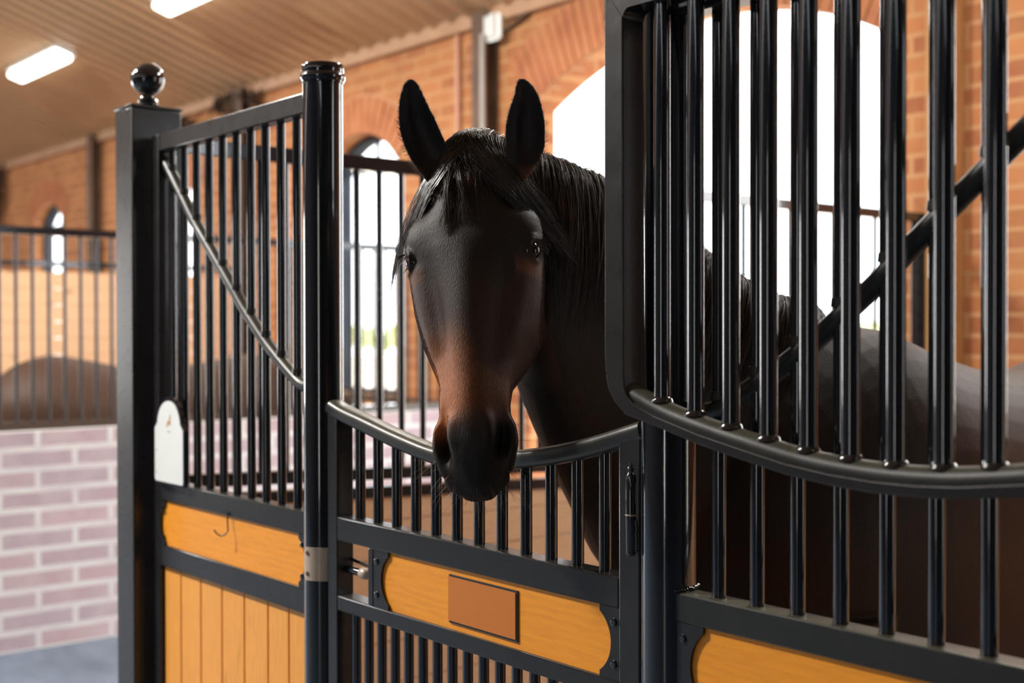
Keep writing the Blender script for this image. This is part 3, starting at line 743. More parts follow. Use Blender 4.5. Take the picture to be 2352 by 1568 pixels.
# ------------------------------------------------------------------ horses
def coat_mat(name, dark=1.0):
    M, nt, p = newmat(name)
    at_ = N(nt, 'ShaderNodeAttribute'); at_.attribute_name = 'coat'
    v = coords(nt, (1, 1, .16))
    n = noise_tex(nt, v, 460, 2, .6)
    c = mix(nt, n, at_.outputs['Color'], tuple(x for x in (.0, .0, .0)), 'MIX')
    r = ramp(nt, n, [(.3, (.62, .62, .62)), (.7, (1.35, 1.35, 1.35))])
    c = mix(nt, 1.0, at_.outputs['Color'], (1, 1, 1), 'MULTIPLY')
    mm = N(nt, 'ShaderNodeMix', data_type='RGBA', blend_type='MULTIPLY'); mm.inputs[0].default_value = 1
    nt.links.new(at_.outputs['Color'], mm.inputs[6]); nt.links.new(r, mm.inputs[7])
    nt.links.new(mm.outputs[2], p.inputs['Base Color'])
    setp(p, Roughness=.55, Sheen_Weight=.06, Sheen_Roughness=.35)
    p.inputs['Sheen Tint'].default_value = (.75, .62, .5, 1)
    p.inputs['Specular IOR Level'].default_value = .32
    bump(nt, p, n, .8, .0011)
    return M
COAT = coat_mat('bay_coat')
HAIR, nt, p = newmat('black_horse_hair')
nt.links.new(ramp(nt, noise_tex(nt, coords(nt), 22, 2), [(.35, (.012, .009, .009)), (.62, (.030, .020, .016)), (.8, (.10, .045, .022))]), p.inputs['Base Color'])
setp(p, Roughness=.30); p.inputs['Specular IOR Level'].default_value = .8
WHISK, nt, p = newmat('pale_whisker'); nt.links.new(ramp(nt, noise_tex(nt, coords(nt), 60, 2), [(.3, (.12, .08, .05)), (.7, (.34, .25, .18))]), p.inputs['Base Color']); setp(p, Roughness=.4)
EYE, nt, p = newmat('dark_eye'); nt.links.new(ramp(nt, noise_tex(nt, coords(nt), 40, 2), [(.3, (.006, .004, .004)), (.7, (.018, .010, .007))]), p.inputs['Base Color']); setp(p, Roughness=.07)
HOOF, nt, p = newmat('hoof_horn'); nt.links.new(ramp(nt, noise_tex(nt, coords(nt), 20, 2), [(.3, (.03, .027, .025)), (.7, (.08, .07, .06))]), p.inputs['Base Color']); setp(p, Roughness=.5)

HT = [ # a, ntop, w, nw, sx, sd, wj, nj, bx, nbot
 (-.045, -.060, .040, -.10, .020, .006, .045, -.13, .030, -.16),
 (-.02, -.028, .056, -.08, .030, .008, .058, -.12, .035, -.17),
 (.0, -.012, .070, -.07, .038, .010, .066, -.12, .040, -.18),
 (.05, .000, .090, -.065, .050, .012, .077, -.135, .050, -.20),
 (.10, .008, .111, -.06, .060, .012, .090, -.15, .055, -.225),
 (.16, .014, .126, -.055, .066, .014, .100, -.16, .060, -.245),
 (.22, .013, .128, -.055, .062, .014, .106, -.165, .062, -.252),
 (.27, .009, .121, -.06, .052, .013, .110, -.165, .062, -.252),
 (.32, .005, .112, -.062, .045, .012, .110, -.160, .062, -.246),
 (.37, .001, .098, -.064, .040, .011, .106, -.150, .060, -.228),
 (.42, -.003, .075, -.060, .036, .011, .088, -.125, .052, -.190),
 (.47, -.006, .063, -.052, .034, .011, .062, -.098, .040, -.148),
 (.51, -.007, .063, -.048, .034, .012, .057, -.088, .036, -.134),
 (.55, -.010, .071, -.050, .040, .012, .062, -.088, .038, -.133),
 (.585, -.015, .073, -.055, .042, .014, .063, -.090, .040, -.130),
 (.615, -.025, .068, -.062, .040, .016, .058, -.092, .038, -.125),
 (.640, -.040, .061, -.070, .034, .016, .048, -.094, .032, -.118),
 (.658, -.055, .050, -.078, .024, .010, .034, -.095, .022, -.110),
 (.667, -.072, .034, -.084, .010, .004, .014, -.094, .008, -.100)]
def hsec(a):
    nt_, w, nw, sx, sd, wj, nj, bx, nb = lerp(HT, a)
    half = [(0, nt_), (sx, nt_-sd), (w, nw), (wj, nj), (bx, nb+.012), (0, nb)]
    full = half+[(-s, n) for s, n in reversed(half[1:-1])]
    n = len(full); out = []
    for i in range(n):
        p0, p1, p2, p3 = (Vector((*full[(i+k) % n], 0)) for k in (-1, 0, 1, 2))
        for k in range(8):
            t = k/8
            out.append(.5*((2*p1)+(p2-p0)*t+(2*p0-5*p1+4*p2-p3)*t*t+(3*p1-p0-3*p2+p3)*t**3))
    return out
def g(x, s): return math.exp(-x*x/(2*s*s))

def nsurf(s, a):
    nt_, w, nw = lerp(HT, a)[:3]
    u = abs(s)/w
    return nt_+(nw-nt_)*min(u, 1.6)**2.4

def ellip_ring(C, L, lat, w, n=40, egg=.22):
    """section between crest C and lower line L, half width w across lat"""
    c = (C+L)/2; up = (C-L)/2; out = []
    for k in range(n):
        a = 2*pi*k/n; ca, sa = cos(a), sin(a)
        ww = w*(1-egg*ca)
        out.append(c+up*ca+lat*(ww*sa*(1-.06*abs(ca))))
    return out

def remesh(parts, vox, smooth_it, displace=None):
    bm = bmesh.new()
    for mbx in parts:
        bmesh.ops.recalc_face_normals(mbx.bm, faces=mbx.bm.faces[:])
        me0 = bpy.data.meshes.new('x'); mbx.bm.to_mesh(me0); bm.from_mesh(me0); bpy.data.meshes.remove(me0)
    me = bpy.data.meshes.new('x'); bm.to_mesh(me); bm.free()
    o = link(bpy.data.objects.new('x', me))
    r = o.modifiers.new('r', 'REMESH'); r.mode = 'VOXEL'; r.voxel_size = vox; r.use_smooth_shade = True
    s = o.modifiers.new('s', 'SMOOTH'); s.factor = .5; s.iterations = smooth_it
    dg = bpy.context.evaluated_depsgraph_get(); dg.update()
    out = bpy.data.meshes.new_from_object(o.evaluated_get(dg))
    bpy.data.objects.remove(o)
    if displace:
        nv = len(out.vertices); cb = [0.0]*(3*nv); nb = [0.0]*(3*nv)
        out.vertices.foreach_get('co', cb); out.vertex_normals.foreach_get('vector', nb)
        for i in range(nv):
            j = 3*i; q = displace(Vector(cb[j:j+3]), Vector(nb[j:j+3])); cb[j:j+3] = q.x, q.y, q.z
        out.vertices.foreach_set('co', cb)
        out.update()
    for p_ in out.polygons: p_.use_smooth = True
    return out

def strands(paths, r0=.0008, r1=.0002, sides=3):
    """thin tapered hairs as one mesh"""
    vs, fs = [], []
    for pts, rr in paths:
        n = len(pts); base = len(vs)
        for i, p_ in enumerate(pts):
            t = (pts[min(i+1, n-1)]-pts[max(i-1, 0)])
            t = t.normalized() if t.length > 1e-9 else Vector((0, 0, -1))
            u = t.cross(Vector((.31, .77, .55))).normalized(); w_ = t.cross(u)
            r = rr*(r0+(r1-r0)*i/(n-1))
            for k in range(sides):
                a = 2*pi*k/sides; vs.append(p_+(u*cos(a)+w_*sin(a))*r)
        for i in range(n-1):
            for k in range(sides):
                j = (k+1) % sides; fs.append((base+i*sides+k, base+i*sides+j, base+(i+1)*sides+j, base+(i+1)*sides+k))
    return vs, fs
def hair_obj(name, paths, mat, parent, **k):
    o0 = parent_world(parent)
    vs, fs = strands(paths, **k)
    me = bpy.data.meshes.new(name); me.from_pydata([tuple(v-o0) for v in vs], [], fs); me.materials.append(mat)
    for p_ in me.polygons: p_.use_smooth = True
    o = link(bpy.data.objects.new(name, me)); o.parent = parent; return o

def make_horse(root_loc, label, H, neck, body, legs, vox, detail=True, ears=None, tint=(1, 1, 1)):
    """H = (P0, a, s, n) head frame; neck = sections (crest, lower, halfwidth, dist...)"""
    P0, A_, S_, N_ = H
    toW = lambda s, n, a: P0+S_*s+N_*n+A_*a
    def toL(p_):
        d = p_-P0; return d.dot(S_), d.dot(N_), d.dot(A_)
    parts = []
    hd = MB(); rows = []
    K = 90
    for i in range(K+1):
        a = -.045+(.667+.045)*i/K
        rows.append([toW(q.x, q.y, a) for q in hsec(a)])
    hd.rings(rows); parts.append(hd)
    # lower lip / chin
    ch = MB(); rows = []
    for i in range(13):
        f = i/12; a = .560+.112*f; r = sin(pi*min(max(f, .04), .96))**.42
        rows.append([toW(0.057*r*cos(2*pi*k/20), -.094+.034*r*sin(2*pi*k/20), a) for k in range(20)])
    ch.rings(rows); parts.append(ch)
    # eyelid ridges
    for sg in (-1, 1):
        for da, rr_, dn_ in ((-.024, .0058, .002), (.021, .0042, -.001)):
            e = MB(); pts = []
            for k in range(9):
                u = -1+2*k/8
                pts.append(toW(sg*(.1215-.004*u*u-.004*(u > 0)*u), -.047+.025*u, .226+da*(1-u*u)+.004*u*-1))
            e.tube(pts, [rr_*(.6+.4*sin(pi*k/8)) for k in range(9)], 10); parts.append(e)
    # neck
    nk = MB(); rows = []; frames = []
    dense = []
    for i in range(len(neck)-1):
        for k in range(5):
            dense.append(i+k/5)
    dense.append(len(neck)-1)
    def crm(vals, u):
        i = min(int(u), len(vals)-2); t = u-i
        p0 = vals[max(i-1, 0)]; p1 = vals[i]; p2 = vals[i+1]; p3 = vals[min(i+2, len(vals)-1)]
        return .5*((2*p1)+(p2-p0)*t+(2*p0-5*p1+4*p2-p3)*t*t+(3*p1-p0-3*p2+p3)*t**3)
    Cs = [x[0] for x in neck]; Ls = [x[1] for x in neck]; Ws = [x[2] for x in neck]
    def frame(u):
        C, L, w = crm(Cs, u), crm(Ls, u), crm(Ws, u)
        du = .05
        mid = lambda q: (crm(Cs, q)+crm(Ls, q))/2
        d = (mid(min(u+du, len(neck)-1))-mid(max(u-du, 0))).normalized()
        lat = d.cross(C-L).normalized()
        return C, L, w, lat, d
    for u in dense:
        C, L, w, lat, d = frame(u); rows.append(ellip_ring(C, L, lat, w))
    nk.rings(rows); parts.append(nk)
    # trunk: (centre x, y, top, bottom, halfwidth)
    bd = MB(); rows = []
    B = body; nB = len(B)
    for i in range((nB-1)*4+1):
        u = i/4; vals = [crm([b_[j] for b_ in B], u) for j in range(6)]
        cx_, cy_, top, bot, hw_, lean = vals
        c = Vector((cx_, cy_, (top+bot)/2)); h = (top-bot)/2
        ax = body_axis
        ring_ = []
        for k in range(44):
            a = 2*pi*k/44; ca, sa = cos(a), sin(a)
            ww = hw_*(1-.20*max(ca, 0)**2)
            ring_.append(c+body_lat*(ww*sa)+Vector((0, 0, h*ca))+ax*(lean*ca))
        rows.append(ring_)
    bd.rings(rows); parts.append(bd)
    for pts, rad in legs:
        l = MB(); l.tube(smoothcurve(pts, 3), [lerp([(i, r) for i, r in enumerate(rad)], j/3) for j in range((len(rad)-1)*3+1)], 16); parts.append(l)
    # ears
    for rowsE, t0, cup in (ears or []):
        e = MB(); rr = []
        for y, xl, xr, c_ in rowsE:
            mid, hf = (xl+xr)/2, (xr-xl)/2; ring_ = []
            m_ = 9
            for k in range(m_+1):
                u = -1+2*k/m_; ring_.append(at(mid+hf*u, y, t0+cup*c_*(1-u*u)))
            for k in range(m_+1):
                u = 1-2*k/m_; th = .010+.002*(1-u*u)
                ring_.append(at(mid+hf*u*.985, y, t0+cup*c_*(1-u*u)*1.0+th+.010*c_*(1-u*u)))
            rr.append(ring_)
        e.rings(rr); parts.append(e)
    def disp(p_, nrm):
        s, n, a = toL(p_)
        if a < -.1 or a > .75 or abs(s) > .2 or n < -.3 or n > .12: return p_
        sg = 1 if s > 0 else -1; q = abs(s); d = 0.0; mv = Vector((0, 0, 0))
        front = 1/(1+math.exp(-(n+.075)/.012))
        # brow bulge and hollow above the eye
        d += .007*g(a-.185, .026)*g(n+.030, .03)*g(q-.115, .03)
        d -= .007*g(a-.125, .022)*g(q-.082, .020)*front
        # eye socket
        d -= .010*g(a-.224, .013)*g(n+.047, .014)*(1 if q > .08 else 0)
        # face ridge line (facial crest) and hollows beside the nasal bone
        ac = max(0, min(1, (a-.24)/.15)); qn = .098-.026*ac
        if .22 < a < .43: d += .006*g(q-qn, .010)*g(n+.055, .022)*min(1, (a-.22)/.03)*min(1, (.43-a)/.05)
        d -= .0085*g(q-(.074-.03*max(0, min(1, (a-.26)/.2))), .013)*g(a-.36, .075)*front
        d += .0048*g(q, .017)*g(a-.31, .10)*front
        d -= .004*g(q, .018)*g(a-.17, .035)*front
        # nostril
        qa = .0555-.16*(a-.575) if a > .575 else .0555+.02*(a-.575)
        sl = g(q-qa, .0078)*(g(a-.578, .023))*front
        mv -= N_*.040*sl
        mv -= S_*sg*.010*sl
        d += .0055*g(q-(qa+.014), .007)*g(a-.578, .026)*front
        d += .0060*g(q-(qa-.018), .010)*g(a-.572, .022)*front
        d -= .006*g(a-.532, .012)*g(q-.058, .016)*front
        # philtrum and lip
        d -= .002*g(q, .006)*g(a-.635, .02)*front
        # mouth corner groove along the side
        d -= .006*g(a-(.632+.35*(n+.085)), .0045)*(1/(1+math.exp((n+.070)/.006)))*(1 if n > -.125 else 0)
        return p_+nrm*d+mv
    me = remesh(parts, vox, 4, disp)
    # coat colour
    rnd_n = noise.noise
    col = me.color_attributes.new('coat', 'FLOAT_COLOR', 'POINT')
    def sm(x, a, b_):
        t = max(0, min(1, (x-a)/(b_-a))); return t*t*(3-2*t)
    buf = []
    for v in me.vertices:
        p_ = v.co; s, n, a = toL(p_)
        k = .5+.5*rnd_n(p_*7)
        c = Vector((.008, .006, .0058)).lerp(Vector((.014, .0092, .0075)), k)
        if -.06 < a < .70 and n > -.30 and abs(s) < .16:
            q = abs(s); kk = rnd_n(p_*16)*.35
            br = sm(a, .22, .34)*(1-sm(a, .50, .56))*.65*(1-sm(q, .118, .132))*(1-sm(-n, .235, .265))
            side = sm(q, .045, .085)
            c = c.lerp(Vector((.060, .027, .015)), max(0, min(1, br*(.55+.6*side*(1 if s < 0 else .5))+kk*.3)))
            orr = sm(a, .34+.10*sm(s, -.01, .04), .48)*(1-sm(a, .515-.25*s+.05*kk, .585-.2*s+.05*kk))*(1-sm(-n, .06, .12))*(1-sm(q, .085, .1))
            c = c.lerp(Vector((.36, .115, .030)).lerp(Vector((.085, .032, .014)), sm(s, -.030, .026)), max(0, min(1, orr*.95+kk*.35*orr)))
            lip = sm(a, .60, .65)*sm(q, .02, .05)
            bl = sm(a, .525+.05*kk-.25*s, .60+.05*kk-.15*s)
            c = c.lerp(Vector((.009, .0078, .0072)), bl)
            c = c.lerp(Vector((.06, .028, .015)), lip*.7*(.5+kk))
            ey = g(a-.226, .035)*g(n+.05, .04)*(q > .07)
            c = c.lerp(Vector((.016, .012, .011)), min(1, ey*1.1))
            c = c.lerp(Vector((.20, .075, .03)), .6*g(a-.262, .012)*g(n+.05, .03)*(q > .085))
            er = g(a-.080, .018)*sm(q, .075, .095); c = c.lerp(Vector((.22, .09, .045)), er*.7)
            if a < .045 and (q > .045 or a < -.03): c = Vector((.012, .010, .012))
        elif a > -.06 - 10 and (p_.z > P0.z+.02 and (p_-P0).length < .35):
            c = Vector((.016, .012, .012))
        else:
            bk = sm(p_.y*body_axis.y+p_.x*body_axis.x, body_s0, body_s0+.3)
            c = c.lerp(Vector((.075, .036, .020)), bk*.8)
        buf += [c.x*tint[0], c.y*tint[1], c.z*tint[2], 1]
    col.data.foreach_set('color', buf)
    root = thing('horse', root_loc, label, 'horse')
    o0 = Vector(root_loc)
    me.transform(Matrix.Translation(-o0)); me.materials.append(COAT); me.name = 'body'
    bo = link(bpy.data.objects.new('body', me)); bo.parent = root
    for sg in (-1, 1):
        c = toW(sg*.1075, -.047, .2245)
        e = MB(); e.lathe((0, 0, 0), [(.0195*sin(max(.03, pi*k/14)), -.0195*cos(pi*k/14)) for k in range(15)], 24)
        e.bm.transform(Matrix.Translation(c)); e.build('eye', EYE, root, smooth=3)
    return root, frame, toW, toL

body_axis = Vector((0, 1, 0)); body_lat = Vector((1, 0, 0)); body_s0 = 2.3
P0 = at(1070, 320, 2.36); Mz = at(1072, 1050, 2.12)
A_ = (Mz-P0).normalized()
yaw = radians(12)
S_ = (RT-A_*RT.dot(A_)).normalized(); N_ = A_.cross(S_).normalized()
if N_.dot(fw) > 0: N_ = -N_
S2 = (S_*cos(yaw)+N_*sin(yaw)).normalized(); N2 = (N_*cos(yaw)-S_*sin(yaw)).normalized()
neck1 = [(at(1112, 345, 2.42), at(1150, 640, 2.43), .060), (at(1180, 352, 2.47), at(1185, 780, 2.44), .085), (at(1262, 388, 2.51), at(1212, 880, 2.42), .092),
         (at(1400, 445, 2.58), at(1265, 1040, 2.49), .100), (at(1560, 560, 2.66), at(1318, 1165, 2.58), .118), (at(1720, 672, 2.74), at(1385, 1300, 2.63), .150),
         (at(1850, 722, 2.80), at(1500, 1400, 2.68), .17)]
bx = -1.66
body1 = [(bx-.05, 1.93, 1.20, 1.02, .05, 0), (bx-.04, 1.97, 1.33, .92, .13, 0), (bx-.02, 2.08, 1.46, .82, .205, 0), (bx, 2.26, 1.585, .76, .245, 0), (bx, 2.42, 1.598, .72, .265, 0),
         (bx, 2.62, 1.545, .71, .285, 0), (bx, 2.86, 1.498, .70, .305, 0), (bx, 3.10, 1.50, .72, .305, 0), (bx, 3.34, 1.555, .78, .290, 0), (bx, 3.56, 1.585, .86, .275, 0), (bx, 3.76, 1.53, .92, .23, 0), (bx, 3.88, 1.42, 1.0, .15, 0), (bx, 3.93, 1.30, 1.12, .06, 0)]
def legset(cx_, yf, yh, lat, ax, z0=FLOOR):
    L = []
    for sg in (-1, 1):
        c = Vector((cx_[0], cx_[1], 0)) + lat*(.125*sg)
        f = c+ax*yf
        L.append(([f+Vector((0, 0, 1.02)), f+Vector((0, 0, .80)), f+Vector((0, 0, .52)), f+Vector((0, 0, .46)), f+Vector((0, 0, .25)), f+Vector((0, 0, .06)), f-ax*.03+Vector((0, 0, -.02)), f-ax*.05+Vector((0, 0, z0+.002))],
                  [.10, .085, .048, .050, .032, .042, .045, .062]))
        h = c+ax*yh
        L.append(([h-ax*.05+Vector((0, 0, 1.15)), h-ax*.10+Vector((0, 0, .90)), h+ax*.06+Vector((0, 0, .58)), h+ax*.11+Vector((0, 0, .46)), h+ax*.08+Vector((0, 0, .25)), h+ax*.05+Vector((0, 0, .06)), h+ax*.02+Vector((0, 0, -.02)), h+Vector((0, 0, z0+.002))],
                  [.16, .12, .065, .052, .036, .044, .046, .062]))
    return L
earL = ([(182, 938, 948, 0), (188, 931, 955, .15), (200, 925, 964, .3), (220, 919, 973, .5), (245, 915, 985, .75), (270, 914.5, 998, .95), (295, 917, 1009, 1), (320, 923, 1020, 1), (345, 932, 1031, .9), (370, 945, 1040, .7), (395, 962, 1042, .4), (425, 985, 1045, .2)], 2.35, .030)
earR = ([(180, 1192, 1202, 0), (186, 1188, 1213, .15), (198, 1185, 1225, .3), (218, 1181, 1236, .5), (243, 1172, 1245, .75), (268, 1164, 1250, .95), (295, 1161, 1252, 1), (320, 1160, 1253, 1), (345, 1161, 1250, .9), (368, 1162, 1240, .7), (392, 1160, 1222, .4), (420, 1155, 1205, .2)], 2.35, .030)
root, frame, toW, toL = make_horse((bx, 2.9, FLOOR), 'dark bay horse looking straight out over the dipped gate with both ears up', (P0, A_, S2, N2), neck1, body1, legset((bx, 0), 2.16, 3.62, body_lat, body_axis), .0042, ears=(earL, earR))
# short coat hairs over the head, ears and neck
def fur(body_obj, parent, count, inside, seed):
    r_ = random.Random(seed); me = body_obj.data; o0 = parent_world(parent)
    nv = len(me.vertices); cb = [0.0]*(3*nv); nb = [0.0]*(3*nv); kb = [0.0]*(4*nv)
    me.vertices.foreach_get('co', cb); me.vertex_normals.foreach_get('vector', nb); me.color_attributes['coat'].data.foreach_get('color', kb)
    ok = [i for i in range(nv) if inside(Vector(cb[3*i:3*i+3])+o0, Vector(nb[3*i:3*i+3]))]
    vs, fs, cs = [], [], []
    for k in range(count):
        i = r_.choice(ok); c = Vector(cb[3*i:3*i+3]); n = Vector(nb[3*i:3*i+3])
        s_, n_, a_ = toL(c+o0)
        dn_ = A_ if a_ > .02 else Vector((0, 0, 1))*.8+fw*-.0
        if a_ > .30: dn_ = A_*.9+S2*(.5 if s_ > 0 else -.5)
        t = (dn_-n*dn_.dot(n)); t = t.normalized() if t.length > 1e-5 else n
        c += t.cross(n)*r_.uniform(-.002, .002)+t*r_.uniform(-.002, .002)
        side = t.cross(n).normalized(); ln = r_.uniform(.003, .0055)
        d1 = (t+n*r_.uniform(.06, .20)+side*r_.uniform(-.12, .12)).normalized()
        b_ = len(vs); w_ = .00014
        vs += [c-side*w_, c+side*w_, c+n*w_*1.6, c+d1*ln]
        fs += [(b_, b_+1, b_+3), (b_+1, b_+2, b_+3), (b_+2, b_, b_+3)]
        br = r_.uniform(.8, 1.35); cs += [kb[4*i]*br, kb[4*i+1]*br, kb[4*i+2]*br, 1]*4
    m2 = bpy.data.meshes.new('coat_hair'); m2.from_pydata([tuple(v) for v in vs], [], fs); m2.materials.append(COAT)
    ca = m2.color_attributes.new('coat', 'FLOAT_COLOR', 'POINT'); ca.data.foreach_set('color', cs)
    o = link(bpy.data.objects.new('coat_hair', m2)); o.parent = parent; o['kind'] = 'stuff'; return o
bo_ = [c for c in root.children if c.name.startswith('body')][0]
def inside(p_, n_):
    s_, nn, a_ = toL(p_)
    return a_ < .70 and abs(s_) < .20 and nn > -.33 and p_.y < 1.75 and p_.z > 1.25 and abs(n_.dot((p_-CAM).normalized())) < .30
fur(bo_, root, 42000, inside, 5)
# forelock
rnd = random.Random(11)
def face_path(s0, a0, s1, a1, mid, lift, n=12, wob=.004):
    out = []; ph = rnd.random()*6; w1 = rnd.uniform(-1, 1)*wob
    for i in range(n):
        f = i/(n-1)
        s = (1-f)**2*s0+2*f*(1-f)*mid[0]+f*f*s1; a = (1-f)**2*a0+2*f*(1-f)*mid[1]+f*f*a1
        s += w1*sin(ph+f*5)
        l = lift*sin(pi*min(1, f*1.05+.05))+.002
        if a < .0: nn = nsurf(s, .0)-abs(a)*.9+.012
        else: nn = nsurf(s, a)
        out.append(toW(s, nn+l, a))
    return out
paths = []
for k in range(620):        # sweeps to the left of the photo
    s0 = rnd.gauss(-.012, .022); e = rnd.random()
    if e < .16: s1, a1 = rnd.uniform(-.20, -.145), rnd.uniform(.165, .215)
    elif e < .7: s1, a1 = rnd.uniform(-.155, -.11), rnd.uniform(.12, .175)
    else: s1, a1 = rnd.uniform(-.10, -.03), rnd.uniform(.07, .13)
    paths.append((face_path(s0, rnd.uniform(-.05, .0), s1, a1, (s0*.6+s1*.30, .06+rnd.uniform(-.01, .02)), rnd.uniform(.006, .018)), rnd.uniform(.6, 1.3)))
for k in range(680):        # sweeps to the right
    s0 = rnd.gauss(.012, .022); e = rnd.random()
    if e < .20: s1, a1 = rnd.uniform(.14, .19), rnd.uniform(.17, .22)
    elif e < .7: s1, a1 = rnd.uniform(.10, .15), rnd.uniform(.12, .18)
    else: s1, a1 = rnd.uniform(.02, .09), rnd.uniform(.07, .14)
    paths.append((face_path(s0, rnd.uniform(-.05, .0), s1, a1, (s0*.6+s1*.30, .06+rnd.uniform(-.01, .02)), rnd.uniform(.006, .018)), rnd.uniform(.6, 1.3)))
for k in range(230):        # short tuft down the middle of the forehead
    s0 = rnd.gauss(0, .02)
    s1 = rnd.gauss(-.028 if rnd.random() < .35 else .004, .012); a1 = rnd.uniform(.10, .185)
    paths.append((face_path(s0, rnd.uniform(-.05, -.01), s1, a1, (s0*.5+s1*.6, .06), rnd.uniform(.003, .010)), rnd.uniform(.6, 1.2)))
for k in range(90):         # long centre lock
    s0 = rnd.gauss(-.02, .006); left = k < 62
    s1 = rnd.gauss(-.030 if left else .012, .005); a1 = rnd.uniform(.165, .205) if left else rnd.uniform(.15, .19)
    paths.append((face_path(s0, rnd.uniform(.0, .05), s1, a1, (-.040 if left else -.008, .10), rnd.uniform(.006, .012), wob=.006), rnd.uniform(.7, 1.2)))
for k in range(46):         # loose wisps far out on both sides
    sg = -1 if k < 30 else 1
    paths.append((face_path(sg*rnd.uniform(.03, .07), rnd.uniform(.0, .03), sg*rnd.uniform(.17, .235), rnd.uniform(.17, .27), (sg*.11, .07), rnd.uniform(.010, .03), wob=.008), rnd.uniform(.4, .7)))
hair_obj('forelock', paths, HAIR, root, r0=.0010, r1=.00025)
# mane on the near side of the neck
paths = []
umax = len(neck1)-1
near = None
for k in range(2600):
    u = 1.05+(umax-1.05)*rnd.random()**.9
    if k < 260: u = rnd.uniform(.15, 1.3)
    C, L, w, lat, d = frame(u)
    sgn = 1 if lat.dot(fw) < 0 else -1
    ln = rnd.uniform(.16, .34)*(1.0 if u > .8 else .6); up = (C-L)/2; h = up.length; cc = (C+L)/2
    n = 11; pts = []; drift = rnd.uniform(-.05, .03)+.02; ph = rnd.random()*6; wob = rnd.uniform(.001, .005); off = rnd.uniform(.003, .016)
    a0 = rnd.uniform(-.18, .10)
    for i in range(n):
        f = i/(n-1); dist = ln*f
        phi = a0+dist/(h*.9)*1.25
        base = cc+up*cos(phi)+lat*sgn*(w*(1-.22*cos(phi))*sin(phi))
        outn = (up.normalized()*cos(phi)*w+lat*sgn*sin(phi)*h).normalized()
        p_ = base+outn*(off+.004+.010*sin(pi*f))+d*(drift*f+wob*sin(ph+f*7))
        pts.append(p_)
    paths.append((pts, rnd.uniform(.6, 1.4)))
hair_obj('mane', paths, HAIR, root, r0=.0013, r1=.0003)
# whiskers on chin and muzzle, lashes
paths = []
for k in range(80):
    s = rnd.uniform(-.055, .055); a = rnd.uniform(.60, .665); n_ = rnd.uniform(-.11, -.06)
    p0_ = toW(s, n_, a); dirv = (A_*rnd.uniform(.5, 1)+S2*(s*14+rnd.uniform(-.35, .35))+N2*rnd.uniform(-.3, .5)).normalized(); ln = rnd.uniform(.02, .06)
    paths.append(([p0_+dirv*ln*f+Vector((0, 0, -ln*.25*f*f)) for f in (0, .25, .5, .75, 1)], rnd.uniform(.7, 1.2)))
for k in range(26):
    sg = rnd.choice((-1, 1)); a = rnd.uniform(.54, .63)
    p0_ = toW(sg*.066, -.06, a); dirv = (S2*sg+A_*rnd.uniform(-.3, .9)+N2*rnd.uniform(-.2, .6)).normalized(); ln = rnd.uniform(.03, .07)
    paths.append(([p0_+dirv*ln*f for f in (0, .25, .5, .75, 1)], .7))
hair_obj('whiskers', paths, WHISK, root, r0=.00030, r1=.00012)
paths = []
for sg in (-1, 1):
    paths = []
    for k in range(34):
        u = rnd.uniform(-.9, .9)
        p0_ = toW(sg*.128, -.047+.022*u, .226-.022*(1-u*u))
        dirv = (S2*sg*.9+A_*rnd.uniform(.1, .6)+N2*u*.7).normalized(); ln = rnd.uniform(.010, .018)
        paths.append(([p0_, p0_+dirv*ln*.5, p0_+dirv*ln+A_*.003], 1))
    hair_obj('eyelashes', paths, HAIR, root, r0=.0006, r1=.0002)
# fine fringe hairs along the ear edges
paths = []
for rowsE, t0, cup in (earL, earR):
    for k in range(520):
        side = rnd.choice((1, 2)); yy = rnd.uniform(186, 400)
        xl, xr, c_ = lerp([(r[0], r[1], r[2], r[3]) for r in rowsE], yy)
        outer_side = (side == 1) == (rowsE is earL[0])
        x = xl if side == 1 else xr
        ln = rnd.uniform(2, 5)*(1+ (1.6 if outer_side and yy > 280 else 0))
        dx = -1 if side == 1 else 1
        p_ = [at(x+dx*(ln*f-1.5), yy-ln*.7*f*(1 if yy < 330 else -.4), t0+.004) for f in (0, .5, 1)]
        paths.append((p_, .8))
hair_obj('ear_fringe', paths, WHISK, root, r0=.00025, r1=.0001)
# tail
paths = []
for k in range(420):
    x0, y0 = rnd.gauss(0, .018), rnd.gauss(0, .015); pts = []
    for i in range(10):
        f = i/9; pts.append(Vector((bx+x0*(1+2*f), 3.90+y0+.10*sin(f*2)+.0*f, 1.42-.95*f+.03*sin(f*9+k))))
    paths.append((pts, 1.5))
hair_obj('tail', paths, HAIR, root, r0=.0016, r1=.0006)

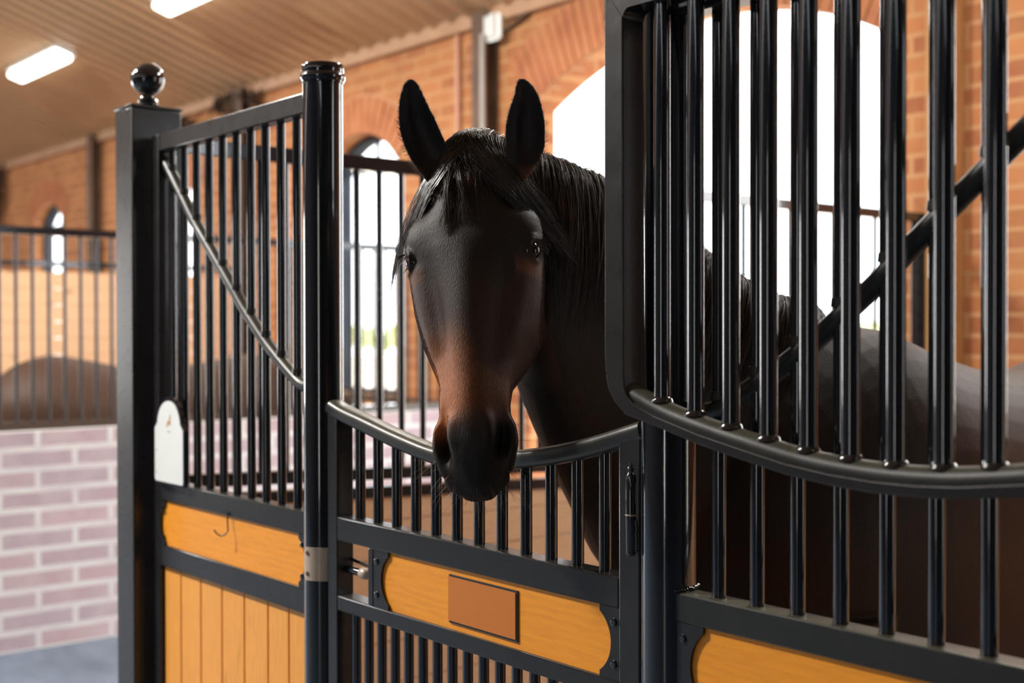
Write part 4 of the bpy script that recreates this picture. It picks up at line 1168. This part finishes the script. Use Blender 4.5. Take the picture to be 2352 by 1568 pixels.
# second horse: stands with its quarters toward the aisle, head down at the back wall
body_axis = Vector((-.34, -.94, 0)).normalized(); body_lat = Vector((-body_axis.y, body_axis.x, 0)); 
q0 = Vector((-7.35, 4.35, 0))                   # chest
def Bp(dist, top, bot, w): c = q0+body_axis*dist; return (c.x, c.y, top, bot, w, 0)
body_s0 = -9
body2 = [Bp(0, 1.05, .88, .05), Bp(.05, 1.2, .8, .14), Bp(.16, 1.32, .72, .21), Bp(.34, 1.42, .68, .24), Bp(.5, 1.43, .65, .26), Bp(.72, 1.385, .64, .28), Bp(.98, 1.35, .63, .31), Bp(1.22, 1.36, .65, .31), Bp(1.46, 1.41, .7, .30), Bp(1.68, 1.435, .78, .285), Bp(1.88, 1.37, .84, .24), Bp(2.0, 1.25, .92, .16), Bp(2.05, 1.14, 1.0, .06)]
fwd2 = -body_axis
def nk2(d, zt_, zb_, w, sh=0): c = q0+fwd2*d; return (Vector((c.x-fwd2.x*sh, c.y-fwd2.y*sh, zt_)), Vector((c.x+fwd2.x*sh, c.y+fwd2.y*sh, zb_)), w)
neck2 = [(q0+fwd2*.66+Vector((0, 0, .62)), q0+fwd2*.50+Vector((0, 0, .46)), .05), (q0+fwd2*.56+Vector((0, 0, .80)), q0+fwd2*.36+Vector((0, 0, .54)), .085), (q0+fwd2*.36+Vector((0, 0, 1.04)), q0+fwd2*.16+Vector((0, 0, .68)), .10),
         (q0+fwd2*.10+Vector((0, 0, 1.24)), q0+fwd2*.0+Vector((0, 0, .80)), .13), (q0-fwd2*.16+Vector((0, 0, 1.37)), q0-fwd2*.12+Vector((0, 0, .85)), .16)]
P2 = q0+fwd2*.62+Vector((0, 0, .62)); A2 = (fwd2*.25+Vector((0, 0, -.97))).normalized(); N22 = (fwd2-A2*fwd2.dot(A2)).normalized(); S22 = N22.cross(A2)
r2, _, toW2, _ = make_horse((q0.x, q0.y, FLOOR), 'dark horse seen by its back and rump behind the far barred partition at the left', (P2, A2, S22, N22), neck2, body2, legset((q0.x, q0.y), .22, 1.72, body_lat, body_axis), .012)
earp = MB()
for sg in (-1, 1):
    earp.tube([toW2(sg*.045, -.04, .0), toW2(sg*.06, -.05, -.07), toW2(sg*.062, -.05, -.17)], [.025, .036, .004], 10)
earp.build('ear', HAIR, r2)
paths = []
for k in range(260):
    c = q0+body_axis*2.0; x0 = rnd.gauss(0, .02); pts = []
    for i in range(8):
        f = i/7; pts.append(c+body_lat*x0*(1+2*f)+body_axis*(.06*sin(f*2.5)+rnd.uniform(0, .01))+Vector((0, 0, 1.22-.9*f)))
    paths.append((pts, 2))
hair_obj('tail', paths, HAIR, r2, r0=.0016, r1=.0006)
